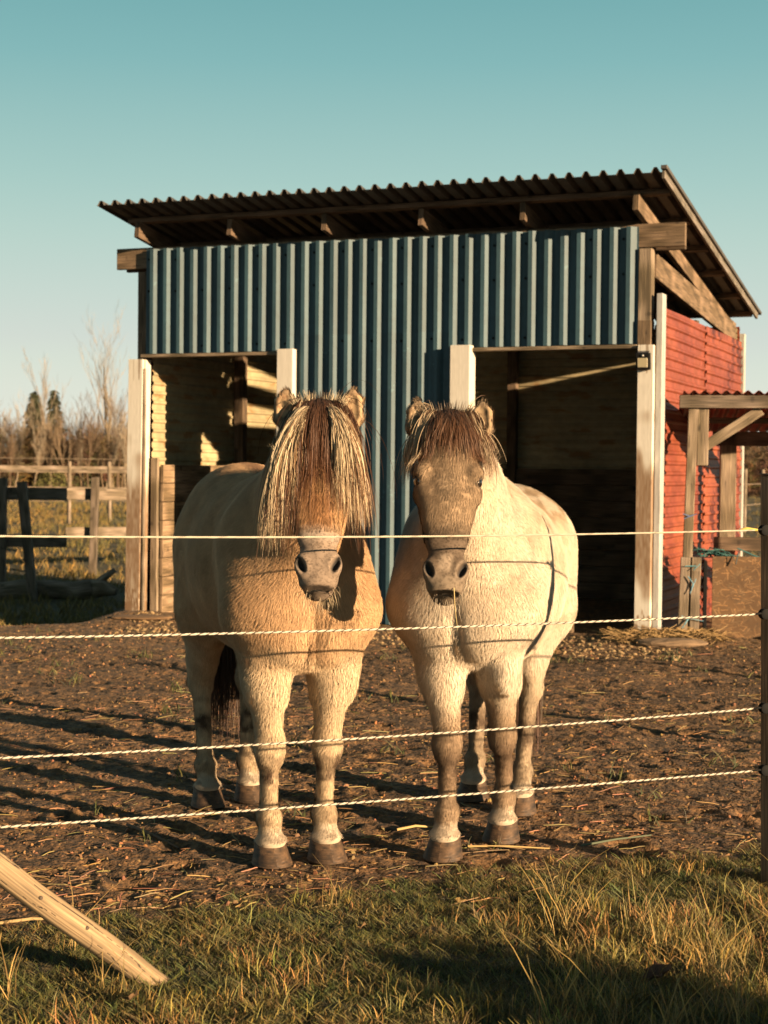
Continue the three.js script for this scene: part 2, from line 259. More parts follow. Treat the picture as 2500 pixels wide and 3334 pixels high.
  const cream = std({ color: lin(.78, .70, .52), map: creamTex, roughness: .65 });
  const wall = (u0, v0, u1, v1, h, mat, name, y0 = -.06, phase = 0) => { const L = Math.hypot(u1 - u0, v1 - v0), prof = trapezoid(phase, phase + h - y0, .0872, .016, [.014, .014], .0432, .015), g = sheet(prof, L, .0016, 6, .008); // x=height, y=along, z=out
    const uvA = g.attributes.uv; for (let i = 0; i < uvA.count; i++) uvA.setXY(i, (uvA.getY(i) + v0) / 4.2, uvA.getX(i) / 3.6);
    const a = V((u1 - u0) / L, 0, -(v1 - v0) / L), up = V(0, 1, 0), out = up.clone().cross(a); g.applyMatrix4(new THREE.Matrix4().makeBasis(up, a, out).setPosition(u0 - phase * 0, y0 - phase, -v0)); return sp(name, g, mat); };
  // right gable wall, two sheet lengths lapped, outer skin red and inner skin cream
  wall(4.735, .10, 4.735, 2.05, 2.70, red, 'wall_sheet').userData.label = 'red corrugated wall sheet'; wall(4.742, 1.98, 4.742, 3.92, 2.70, red, 'wall_sheet', -.06, .02).userData.label = 'red corrugated wall sheet streaked dark';
  wall(4.690, .10, 4.690, 3.90, 2.66, cream, 'inner_sheet');
  wall(-.10, 2.05, -.10, .10, 2.62, red, 'wall_sheet'); wall(-.108, 3.92, -.108, 1.98, 2.62, red, 'wall_sheet');
  wall(.02, .10, .02, 2.05, 2.62, cream, 'inner_sheet'); wall(.026, 1.98, .026, 3.90, 2.62, cream, 'inner_sheet', -.06, .02);
  wall(4.70, 3.95, -.08, 3.95, 2.86, red, 'wall_sheet'); wall(-.06, 3.90, 2.3, 3.90, 2.84, cream, 'inner_sheet'); wall(2.25, 3.892, 4.68, 3.892, 2.84, cream, 'inner_sheet', -.06, .02);
  // posts inside
  for (const [u, v] of [[.09, 1.72], [.09, 3.82], [2.3, 3.83], [4.60, 3.82]]) sp('inner_post', put(box(.10, 2.75 - (v < 2 ? .0 : 0), .10), u, 1.37, -v), M.beamDark);
  sp('inner_post', put(box(.10, 2.75, .10), 4.62, 1.37, -1.9), M.beamDark);
  // kick boards along the left wall and the back, plank by plank
  for (let j = 0; j < 8; j++) { const y = .09 + j * .172, w = .166; sp('kick_board', put(box(.032, w, 1.52, .003), .115 + .004 * n2(j, 1), y, -.085 - .76 + .006 * n2(j, 5)), M.kick); sp('kick_board', put(box(.032, w, 2.0, .003), .118 + .004 * n2(j, 3), y - .006, -2.80), M.kick); sp('kick_board', put(box(4.4, w, .03, .003), 2.34, y + .003, -3.83 + .004 * n2(j, 9)), M.beamDark); }
  sp('rear_post', put(box(.075, 2.79, .09), 4.71, 1.395, -4.0), std({ color: lin(.84, .8, .72), map: grime, roughness: .75 }));
  sp('door_sill', put(box(.62, .10, .12), 3.72, .075, -.06, 0, .05, -.03), M.beam);
}
function floodLight(label, pos, turn) {
  const t = thing('solar_lamp', label, 'lamp', pos, turn, 'small black solar lamps on the shelter posts');
  const body = new THREE.ExtrudeGeometry(new THREE.Shape([[-.052, -.06], [.052, -.06], [.052, .065], [-.052, .065]].map(p => new THREE.Vector2(...p))), { depth: .035, bevelEnabled: true, bevelSize: .005, bevelThickness: .005, bevelSegments: 2 }); body.rotateX(.12);
  mesh('housing', body, M.black, t); mesh('lens', put(box(.08, .075, .008, .002), 0, -.012, .046, .12), std({ color: lin(.55, .47, .30), roughness: .35 }), t);
  mesh('solar_panel', put(box(.095, .006, .06, .002), 0, .078, .012, .35), std({ color: lin(.02, .025, .04), roughness: .25 }), t); mesh('sensor', new THREE.SphereGeometry(.012, 12, 8).translate(0, .045, .045), M.steel, t); return t;
}
const shedPoint = (u, y, v) => [-2.1835 + u * Math.cos(PSI) + v * Math.sin(PSI), y, -(14.8814 - u * Math.sin(PSI) + v * Math.cos(PSI))];
floodLight('small black solar lamp on the white post beside the right doorway', shedPoint(4.625, 2.24, -.092), -PSI);
floodLight('small black solar lamp on the rear post beyond the red wall', shedPoint(4.78, 2.10, 4.0), -PSI + 1.4);
// ---------------------------------------------------------------- the rope fence in front
const fencePost = x => V(x, 0, -fenceLine(x));
{
  const strand = (curve, off, rad, turns, phase, n, sides = 6) => { const pts = [], L = curve.length; for (let i = 0; i <= n; i++) { const t = i / n, a = phase + t * turns * 2 * Math.PI, p = curve.p(t); pts.push([p.x + curve.ny * 0 + Math.cos(a) * off * curve.side.x, p.y + Math.sin(a) * off, p.z + Math.cos(a) * off * curve.side.z]); } return limb(pts, pts.map(() => rad), sides, false); };
  const white = std({ color: lin(.66, .60, .49), roughness: .8 }), dark = std({ color: lin(.06, .05, .04), roughness: .7 }), fuzz = std({ color: lin(.60, .54, .42), roughness: .9 });
  const heights = [1.163, .890, .583, .380], names = ['top', 'second', 'third', 'lowest'];
  const A = -1.85, Bx = 1.245;
  heights.forEach((h, i) => {
    const t = thing('fence_rope', ['pale fluffy top rope of the electric fence, level with the muzzles', 'twisted white rope of the fence, second from the top, at chest height', 'twisted white rope of the fence, third from the top, at knee height', 'lowest twisted white rope of the fence, just above the hooves'][i], 'rope', [0, 0, 0], 0, 'ropes of the electric fence');
    const sag = [.020, .018, .022, .012][i], endR = Bx - .04, p0 = V(A, h + [.02, .018, .0, .012][i], -fenceLine(A)), p1 = V(endR, h + .004, -fenceLine(endR) + .03), dir = p1.clone().sub(p0).normalize(), side = dir.clone().cross(V(0, 1, 0)).normalize();
    const c = { p: t => p0.clone().lerp(p1, t).add(V(0, -4 * sag * t * (1 - t), 0)), side, length: p0.distanceTo(p1), ny: 0 };
    const n = 2300, turns = c.length / (i ? .027 : .016);
    if (i) { mesh('white_strand', strand(c, .0011, .0024, turns, i, n), white, t); mesh('dark_strand', strand(c, .0029, .0011, turns, i + 2.6, n, 4), dark, t); mesh('white_strand', strand(c, .0023, .0013, turns, i + 4.2, n, 5), white, t); }
    else for (let k = 0; k < 3; k++) mesh('pale_strand', strand(c, .0016, .0016, turns, k * 2.1, n, 5), fuzz, t);
    // hook and strap to the insulator
    const q = V(Bx - .005, h + .006, -fenceLine(Bx) + .03); mesh('hook', limb([[p1.x, p1.y, p1.z], [(p1.x + q.x) / 2, (p1.y + q.y) / 2 + .002, p1.z], [q.x + .01, q.y, q.z]], [.0028, .0034, .0028], 6), M.black, t);
    if (!i) mesh('knot', limb([[p1.x - .05, p1.y, p1.z], [p1.x - .03, p1.y + .003, p1.z], [p1.x + .005, p1.y, p1.z]], [.004, .007, .004], 8), std({ color: lin(.75, .55, .12) }), t);
  });
  // square posts; the one in view leans a little
  const spots = [[1.287, -.018, 'weathered square fence post at the right edge carrying the rope ends', 'post_in_view'], [3.9, -.01, 'square fence post standing beyond the right edge of the picture'], [6.5, .01, 'farthest square fence post right of the picture'], [-1.93, .0, 'square fence post left of the picture holding the slanting brace pole']];
  spots.forEach(([x, lean, label]) => {
    const z = -fenceLine(x), h = 1.345, t = thing('fence_post', label, 'post', [x, 0, z], .35, 'posts of the rope fence');
    mesh('post', put(box(.062, h + .3, .062, .004), 0, h / 2 - .15, 0, 0, 0, -lean), M.post, t);
    mesh('cap_edge', put(box(.058, .006, .058, .002), lean * h, h + .003, 0, 0, 0, -lean), M.fenceWood, t);
    if (Math.abs(x) < 3) for (const y of heights) { const s = x > 0 ? -1 : 1, ins = new THREE.LatheGeometry([[0, -.012], [.017, -.012], [.018, -.004], [.009, -.003], [.009, .003], [.018, .004], [.017, .012], [0, .012]].map(p => new THREE.Vector2(...p)), 20); ins.rotateX(Math.PI / 2); ins.translate(s * .045 + lean * y, y + .004, .03); const o = mesh('insulator', ins, M.black, t); mesh('screw', limb([[s * .045 + lean * y, y + .004, .03], [lean * y, y + .004, .01]], [.005, .005], 6), M.black, o); }
  });
  // rope runs beyond the posts, right of the picture
  for (const [a, b, where] of [[1.287, 3.9, 'first'], [3.9, 6.5, 'second']]) heights.forEach((h, i) => { const z = x => -fenceLine(x) + .03; tag(mesh('fence_rope_run', limb([0, .25, .5, .75, 1].map(t => [lerp(a + .05, b, t), h - .05 * t * (1 - t), z(lerp(a + .05, b, t))]), [1, 1, 1, 1, 1].map(() => .0035), 6), white, scene), ['top', 'second', 'third', 'lowest'][i] + ' white rope in the ' + where + ' fence bay right of the picture', 'rope', 'ropes of the electric fence'); });
  // slanting round brace pole, bottom left
  const b = thing('brace_pole', 'round weathered wooden pole slanting down into the grass at the lower left', 'pole');
  const p0 = [-.545, -.035, -4.235], p1 = [-1.93, 1.09, -fenceLine(-1.93) + .03], pts = [], rr = []; for (let i = 0; i <= 24; i++) { const t = i / 24; pts.push([lerp(p0[0], p1[0], t) + .004 * n2(t * 5, 1), lerp(p0[1], p1[1], t) + .004 * n2(t * 5, 3), lerp(p0[2], p1[2], t)]); rr.push(lerp(.032, .037, t) + .0012 * n2(t * 9, 8)); }
  const poleTex = texture(256, 1024, (u, v) => { const g = P[4](u * 128, v * 8), g2 = P[5](u * 256, v * 8), b2 = N(u, v, 0, 3); let t = .70 + .22 * (g - .5) + .18 * (g2 - .5) + .3 * (b2 - .5); const cr = Math.abs(P[2](u * 32, v * 4) - .5); if (cr < .012) t *= .35; return [t * 1.02, t * .97, t * .88]; }, true);
  const poleBump = texture(256, 1024, (u, v) => { const cr = Math.abs(P[2](u * 32, v * 4) - .5); return .6 + .4 * (P[4](u * 128, v * 8) - .5) - (cr < .012 ? .5 : 0); });
  mesh('pole', limb(pts, rr, 28), std({ color: lin(.74, .58, .40), map: repeat(poleTex, 1.2, 1), bumpMap: repeat(poleBump, 1.2, 1), bumpScale: .002, roughness: .85 }), b);
  const along = t => V(lerp(p0[0], p1[0], t), lerp(p0[1], p1[1], t), lerp(p0[2], p1[2], t));
  for (const [t, a] of [[.16, .5], [.34, -.5], [.37, .9], [.24, .1]]) { const c = along(t), n = V(.35 * a + .2, .55 * a + .25, .85).normalize(); const k = new THREE.SphereGeometry(.0055, 8, 6); k.scale(1, 1, .5); k.applyQuaternion(new THREE.Quaternion().setFromUnitVectors(V(0, 0, 1), n)); k.translate(...c.addScaledVector(n, .034).toArray()); mesh('nail_knot', k, std({ color: lin(.10, .07, .05) }), b); }
}

// ---------------------------------------------------------------- fences and log behind, left
const GY = (x, D) => groundHeight(x, D, false);
function postG(x, D, h, r, leanX = 0, square = true) { const y = GY(x, D); return square ? bar([x, y - .15, -D], [x + leanX, y + h, -D], r * 2, r * 2, .006) : limb([[x, y - .15, -D], [x + leanX * .5, y + h * .5, -D], [x + leanX, y + h, -D]], [r * 1.05, r, r * .97], 9); }
{
  // near rail fence: two rails, dark posts standing in the shelter's shadow, lit farther right
  const f = thing('rail_fence', 'weathered two-rail wooden paddock fence left of the shelter', 'fence');
  const line = x => 19.9 + (x + 4.75) * 4.6;   // depth along the fence
  const D1 = x => 21.2 + (x + 4.5) * .55;
  for (const [x, D, h, lean] of [[-4.86, 20.6, 1.50, .02], [-4.28, 19.9, 1.46, -.16], [-4.36, 24.3, 1.50, .04]]) mesh('post', postG(x, D, h, .055, lean), M.fenceWood, f);
  const rail = (a, Da, ya, b, Db, yb, w = .15, m = M.greyWood) => mesh('rail', bar([a, ya, -Da], [b, yb, -Db], .035, w), m, f);
  rail(-8, 20.35, 1.02, -4.05, 20.75, 1.00, .16, M.fenceWood); rail(-8, 20.40, .42, -4.05, 20.75, .40, .16, M.fenceWood);
  rail(-4.75, 24.2, .95, -2.3, 25.6, .90, .17); rail(-4.75, 24.2, .37, -2.3, 25.6, .35, .16);
  // rope fence farther off
  const g = thing('far_rope_fence', 'line of thin pale posts with ropes and a rail across the far field', 'fence');
  const far = [[-11.5, 40], [-9.6, 38.6], [-7.43, 38.3], [-6.62, 39.2], [-4.4, 40.5], [-2.6, 42]];
  for (const [x, D] of far) mesh('post', postG(x, D, 1.52 + .06 * n2(x, D), .045, .03 * n2(x, 2), false), M.greyWood, g);
  for (const y of [1.28, .78]) mesh('rail', bar([-14, GY(-14, 40) + y + .02, -40.4], [-.5, GY(-.5, 42) + y, -43], .03, y > 1 ? .17 : .11), M.greyWood, g);
  for (const y of [1.55, .5]) mesh('rope', limb([-14, -10, -6.6, -2, 0].map(x => [x, y + GY(x, 40), -(39.6 + (x + 10) * .3)]), [1, 1, 1, 1, 1].map(() => .008), 5), M.greyWood, g);
  // a second line of stakes still farther, and posts on the right side of the shelter
  const q = thing('far_stakes', 'row of thin stakes and rope in the field right of the red wall', 'fence');
  for (const [x, D] of [[8.2, 37], [9.3, 40], [10.6, 43], [7.2, 34]]) mesh('post', postG(x, D, 1.45, .045, .02, false), M.greyWood, q);
  mesh('rope', limb([[6, 1.05, -31], [8.2, 1.1, -37], [10.6, 1.1, -43], [16, 1.1, -52]], [.012, .012, .012, .012], 5), M.greyWood, q); mesh('rope', limb([[6, .6, -31], [8.2, .62, -37], [10.6, .62, -43], [16, .6, -52]], [.012, .012, .012, .012], 5), M.greyWood, q);
  // fallen log with a root end
  const lg = thing('fallen_log', 'fallen grey log with a forked pale end lying by the rail fence', 'log');
  const y0 = GY(-4.2, 20.2) ; const pts = [], rr = []; for (let i = 0; i <= 14; i++) { const t = i / 14; pts.push([lerp(-6.6, -3.66, t), y0 + .10 + .03 * n2(t * 4, 2), -lerp(19.7, 20.3, t) + .04 * n2(t * 3, 5)]); rr.push(lerp(.10, .13, t) * (1 + .12 * n2(t * 8, 4))); }
  mesh('trunk', limb(pts, rr, 12), M.greyWood, lg); const e = pts[14];
  mesh('root_stub', limb([e, [e[0] + .16, e[1] + .02, e[2]], [e[0] + .33, e[1] - .02, e[2] + .05]], [.125, .11, .05], 10), M.pole, lg); mesh('branch_stub', limb([[e[0] + .05, e[1] + .05, e[2]], [e[0] + .18, e[1] + .16, e[2]], [e[0] + .30, e[1] + .25, e[2]]], [.06, .045, .03], 8), M.pole, lg);
}

// ---------------------------------------------------------------- roofed hay rack by the red wall
{
  const r = thing('hay_rack', 'roofed wooden hay rack with a chipboard front beside the red wall', 'hay rack', [2.45, 0, -13.16], -PSI * .35);
  const W = 2.1, Dp = 1.55, pm = M.greyWood;
  mesh('post', put(box(.075, 1.98, .075), .02, .95, 0, 0, 0, -.025), M.beamPale, r); mesh('post', put(box(.09, .5, .06), .12, 1.66, 0), M.beamPale, r);
  mesh('post', put(box(.14, 1.75, .12), .44, .85, -Dp), M.beamPale, r); mesh('post', put(box(.1, 1.98, .1), W, .95, 0), pm, r); mesh('post', put(box(.12, 1.75, .12), W, .85, -Dp), pm, r);
  mesh('front_beam', put(box(W + .2, .105, .06), W / 2 + .03, 1.925, .035), M.fenceWood, r); mesh('rear_beam', put(box(W, .13, .06), W / 2 + .3, 1.66, -Dp + .03), M.beamDark, r); mesh('middle_beam', put(box(W, .05, .05), W / 2 + .2, 1.80, -.8), M.beamDark, r);
  mesh('brace', bar([.13, 1.56, .0], [.58, 1.86, .0], .03, .085), M.beamPale, r);
  const redTin = std({ color: lin(.42, .10, .06), map: repeat(grime, .6), roughness: .5 });
  for (let k = 0; k < 2; k++) { const g = sheet(wave(-.06 + k * 1.18, 1.16 + k * 1.18, .085, .028, 8), 1.85, .002); g.rotateX(-Math.PI / 2); g.applyMatrix4(new THREE.Matrix4().makeRotationX(-.15)); g.translate(.02, 2.0 + k * .004, .1); mesh('roof_sheet', g, redTin, r); }
  // chipboard front, posts of the manger, rails behind
  const osb = texture(512, 512, (() => { const rr = rng(77), flakes = []; for (let i = 0; i < 1500; i++) flakes.push([rr(), rr(), rr() * Math.PI, .02 + rr() * .05, .004 + rr() * .007, .52 + rr() * .36, rr()]); const n = 512, buf = new Float32Array(n * n).fill(.6), hue = new Float32Array(n * n); for (const [x, y, a, l, w, t, h] of flakes) { const c = Math.cos(a), s = Math.sin(a); for (let i = -30; i < 30; i++) for (let j = -30; j < 30; j++) { const dx = i / n, dy = j / n; if (Math.abs(dx * c + dy * s) < l / 2 && Math.abs(-dx * s + dy * c) < w / 2) { const k = ((Math.floor(y * n) + j + n) % n) * n + (Math.floor(x * n) + i + n) % n; buf[k] = t; hue[k] = h; } } } return (u, v) => { const k = Math.floor(v * n) * n + Math.floor(u * n), t = buf[k] * (.85 + .3 * (N(u, v, 0, 2) - .5)); return [t, t * (.80 + .06 * hue[k]), t * (.56 + .12 * hue[k])]; }; })(), true);
  mesh('chipboard_panel', put(box(1.7, .70, .018, .002), 1.06, .33, .04), std({ color: lin(.62, .52, .42), map: repeat(osb, .6, 1), roughness: .85 }), r).userData.label = 'speckled chipboard front panel';
  mesh('manger_post', put(box(.075, .70, .06), -.015, .32, .06, 0, 0, -.03), pm, r); mesh('manger_post', put(box(.075, .70, .06), .075, .32, .05, 0, 0, -.02), pm, r); mesh('manger_post', put(box(.03, .66, .05), .155, .31, .03), M.black, r);
  mesh('back_rail', put(box(1.9, .12, .03), 1.25, .73, -1.2), M.beamDark, r); mesh('back_rail', put(box(1.2, .14, .03), 1.0, .55, -1.2), M.fenceWood, r); mesh('sole_board', put(box(1.3, .09, .05), 1.25, .0, .07), M.beam, r);
  const twine = (label, pts, col) => tag(mesh('twine', limb(pts.map(p => [2.45 + p[0] * .8, p[1], -13.16 + p[2] + .13 * p[0]]), pts.map((_, i) => i == 1 ? .006 : .0035), 6), std({ color: lin(...col), roughness: .8 }), scene), label, 'twine', 'scraps of baling twine on the hay rack');
  twine('pale blue twine tied round the foot of the hay rack post', [[-.06, .20, .12], [.0, .17, .11], [-.07, .08, .13], [.02, .18, .10], [.16, .16, .10]], [.16, .36, .46]);
  twine('blue twine hanging halfway up the hay rack post', [[.0, .52, .11], [.05, .46, .11], [.02, .38, .12], [.08, .50, .10]], [.13, .30, .40]);
  twine('blue twine round the top of the hay rack manger post', [[-.03, .60, .11], [.08, .60, .10], [.05, .57, .12], [.12, .62, .10]], [.12, .34, .40]);
  twine('blue twine loop knotted on the tall hay rack post', [[-.05, 1.02, .06], [.02, 1.0, .06], [.09, 1.02, .06], [-.04, .98, .06]], [.16, .22, .42]);
  twine('dark twine knot on the top edge of the chipboard', [[.44, .70, .07], [.47, .62, .08], [.5, .72, .06]], [.05, .12, .14]);
  // hay net heaped on the manger
  const net = thing('hay_net', 'teal rope hay net heaped behind the chipboard panel', 'hay net', [2.68, .64, -13.19], .1); const rr = rng(31), gs = []; for (let i = 0; i < 15; i++) { const a = rr() * 6.28, pts = []; for (let k = 0; k < 5; k++) pts.push([(rr() - .4) * .2 + .05 * k - .1, .02 + rr() * .10 * (1 - k / 6), (rr() - .5) * .12]); gs.push(limb(new THREE.CatmullRomCurve3(pts.map(p => V(...p))).getPoints(12).map(p => p.toArray()), Array(13).fill(.005), 5)); }
  mesh('mesh_cords', mergeGeometries(gs), std({ color: lin(.015, .10, .095), roughness: .75 }), net); mesh('hanging_cord', limb([[.2, .1, 0], [.34, .04, .02], [.5, -.01, .03], [.62, 0, .03]], [.006, .006, .006, .006], 6), std({ color: lin(.03, .13, .14) }), net);
}
// flat stones and sleepers at the shelter's feet
function stone(label, x, D, sx, sy, sz, seed, col) { const g = new THREE.IcosahedronGeometry(1, 4), p = g.attributes.position; for (let i = 0; i < p.count; i++) { const v = V().fromBufferAttribute(p, i), k = 1 + .14 * fbm3(v.x * 1.3 + seed, v.y * 1.3, v.z * 1.3) + .05 * fbm3(v.x * 4, v.y * 4 + seed, v.z * 4); p.setXYZ(i, v.x * k * sx, Math.min(v.y * k, .8) * sy, v.z * k * sz); } g.computeVertexNormals(); g.translate(x, GY(x, D) + .012, -D); const t = mesh('flat_stone', g, std({ color: lin(...col), map: grime, bumpMap: fineBump, bumpScale: .004, roughness: .95 }), scene); return tag(t, label, 'stone', 'flat stones at the feet of the shelter'); }
stone('low pale slab of packed earth and stone at the left corner post', -2.12, 14.2, .27, .022, .15, 3, [.40, .23, .11]);
stone('pale flat stone at the foot of the white right corner post', 2.23, 12.55, .28, .045, .14, 8, [.44, .29, .17]);
// ---------------------------------------------------------------- trees behind
const barkTex = texture(128, 256, (u, v) => { const t = .68 + .5 * (P[3](u * 64, v * 8) - .5) + .4 * (N(u, v, 1, 4) - .5); return [t, t * .97, t * .93]; }, true);
function bareTree(o) { // {x, D, h, r, seed, tone, spread}
  const r = rng(o.seed), t = thing('bare_tree', o.label, 'tree', [o.x, GY(o.x, o.D) - .1, -o.D], r() * 6, o.group), tr = [], tw = { pos: [], col: [], idx: [] }, mat = std({ color: lin(...o.tone), map: barkTex, roughness: .9 });
  const grow = (p, d, len, rad, depth) => {
    const pts = [p.toArray()], rr = [rad], n = depth ? 4 : 7; let q = p.clone(), dir = d.clone();
    for (let i = 1; i <= n; i++) { dir.add(V((r() - .5) * .28, depth ? .10 : .03, (r() - .5) * .28)).normalize(); q = q.clone().addScaledVector(dir, len / n); pts.push(q.toArray()); rr.push(Math.max(.006, rad * (1 - (depth ? .75 : .82) * i / n))); if (depth < 3 && (depth ? i > 0 : i > 1)) { const kids = depth < 2 ? 2 : 2; for (let k = 0; k < kids; k++) if (r() < (depth == 0 ? .95 : .85)) { const an = r() * 6.28, out = V(Math.cos(an), 0, Math.sin(an)); const nd = dir.clone().multiplyScalar(.75).addScaledVector(out, (.45 + .4 * r()) * o.spread).normalize(); grow(q, nd, len * (depth == 0 ? .42 * (1.25 - i / n * .6) : .52) * (.7 + .5 * r()), rr[i] * .55, depth + 1); } } }
    if (rad > .02 && depth < 2) tr.push(limb(pts, rr, depth ? 4 : 7)); else ribbon(tw, pts.map(a => V(...a)), Math.max(.013, rad * 2), o.tone.map(c => c * .62), o.tone.map(c => c * .75), r);
  };
  grow(V(0, 0, 0), V((r() - .5) * .1, 1, (r() - .5) * .1).normalize(), o.h * .86, o.r, 0);
  mesh('trunk', mergeGeometries(tr), mat, t); const g = new THREE.BufferGeometry(); g.setAttribute('position', new THREE.Float32BufferAttribute(tw.pos, 3)); g.setAttribute('color', new THREE.Float32BufferAttribute(tw.col, 3)); g.setIndex(tw.idx); g.computeVertexNormals(); mesh('twigs', g, twigMat, t); return t;
}
const twigMat = std({ color: lin(1, 1, 1), vertexColors: true, roughness: .9, side: THREE.DoubleSide });
function spruce(o) {
  const r = rng(o.seed), t = thing('spruce_tree', o.label, 'tree', [o.x, GY(o.x, o.D) - .1, -o.D], r() * 6, 'spruces behind the field'), out = { pos: [], col: [], idx: [] };
  mesh('trunk', limb([[0, 0, 0], [.03, o.h * .5, 0], [0, o.h, 0]], [.16, .09, .015], 7), std({ color: lin(.12, .08, .05), map: barkTex }), t);
  for (let k = 0; k < 260; k++) { const f = Math.pow(r(), .85), y = o.h * (.10 + .9 * f), R = o.w * Math.pow(1 - f, .85) * (.6 + .4 * r()) + .03, an = r() * 6.28, c = .6 + .8 * r(); const d = V(Math.cos(an), -.16 - .22 * r(), Math.sin(an)), b = V(0, y, 0); const col = [.050 * c, .058 * c, .022 * c];
    const pts = [0, .35, .7, 1].map(q => b.clone().addScaledVector(d, R * q).add(V(0, .16 * R * q * q, 0))); ribbon(out, pts, .10, col, col, r);
    for (let q = 0; q < 9; q++) { const s = .2 + .8 * r(), p = b.clone().addScaledVector(d, R * s), cc = .6 + .9 * r(), cl = [.055 * cc, .062 * cc, .022 * cc], side = V(-d.z, 0, d.x).multiplyScalar(r() < .5 ? -1 : 1).addScaledVector(d, .6).add(V(0, -.5 * r() - .15, 0)).normalize(); ribbon(out, [p, p.clone().addScaledVector(side, .10 + .14 * r()), p.clone().addScaledVector(side, .2 + .22 * r()).add(V(0, -.06, 0))], .09, cl, cl, r); } }
  const g = new THREE.BufferGeometry(); g.setAttribute('position', new THREE.Float32BufferAttribute(out.pos, 3)); g.setAttribute('color', new THREE.Float32BufferAttribute(out.col, 3)); g.setIndex(out.idx); g.computeVertexNormals(); mesh('crown', g, twigMat, t); return t;
}
function leafyTree(o) { // crown of many small leaf faces in clumps
  const r = rng(o.seed), t = thing(o.name, o.label, o.cat ?? 'tree', [o.x, GY(o.x, o.D) - .05, -o.D], r() * 6, o.group), out = { pos: [], col: [], idx: [] }, stems = [];
  for (let k = 0; k < (o.stems ?? 5); k++) { const an = r() * 6.28, e = V(Math.cos(an) * o.w * .5 * r(), o.h * (.5 + .35 * r()), Math.sin(an) * o.w * .5 * r()); stems.push(limb([[0, 0, 0], [e.x * .4, e.y * .5, e.z * .4], e.toArray()], [o.r, o.r * .65, o.r * .15], 6)); }
  mesh('trunk', mergeGeometries(stems), std({ color: lin(.14, .09, .055), map: barkTex }), t);
  const clumps = []; for (let k = 0; k < o.clumps; k++) { const an = r() * 6.28, q = Math.sqrt(r()), y = o.h * (.12 + .86 * r()), R = o.w * .5 * Math.sqrt(Math.max(.05, 1 - ((y / o.h - .45) / .6) ** 2)); clumps.push(V(Math.cos(an) * q * R, y, Math.sin(an) * q * R)); }
  for (const c of clumps) for (let k = 0; k < o.leaves; k++) { const p = c.clone().add(V(r() - .5, r() - .5, r() - .5).multiplyScalar(o.w * .26)), b = .55 + .9 * r(), cl = mix3(o.c0, o.c1, r()).map(x => x * b), s = o.leaf * (.6 + .8 * r()), d = V(r() - .5, r() - .6, r() - .5).normalize(); ribbon(out, [p, p.clone().addScaledVector(d, s), p.clone().addScaledVector(d, s * 2)], s * 1.1, cl, cl, r); }
  const g = new THREE.BufferGeometry(); g.setAttribute('position', new THREE.Float32BufferAttribute(out.pos, 3)); g.setAttribute('color', new THREE.Float32BufferAttribute(out.col, 3)); g.setIndex(out.idx); g.computeVertexNormals(); mesh('crown', g, twigMat, t); return t;
}
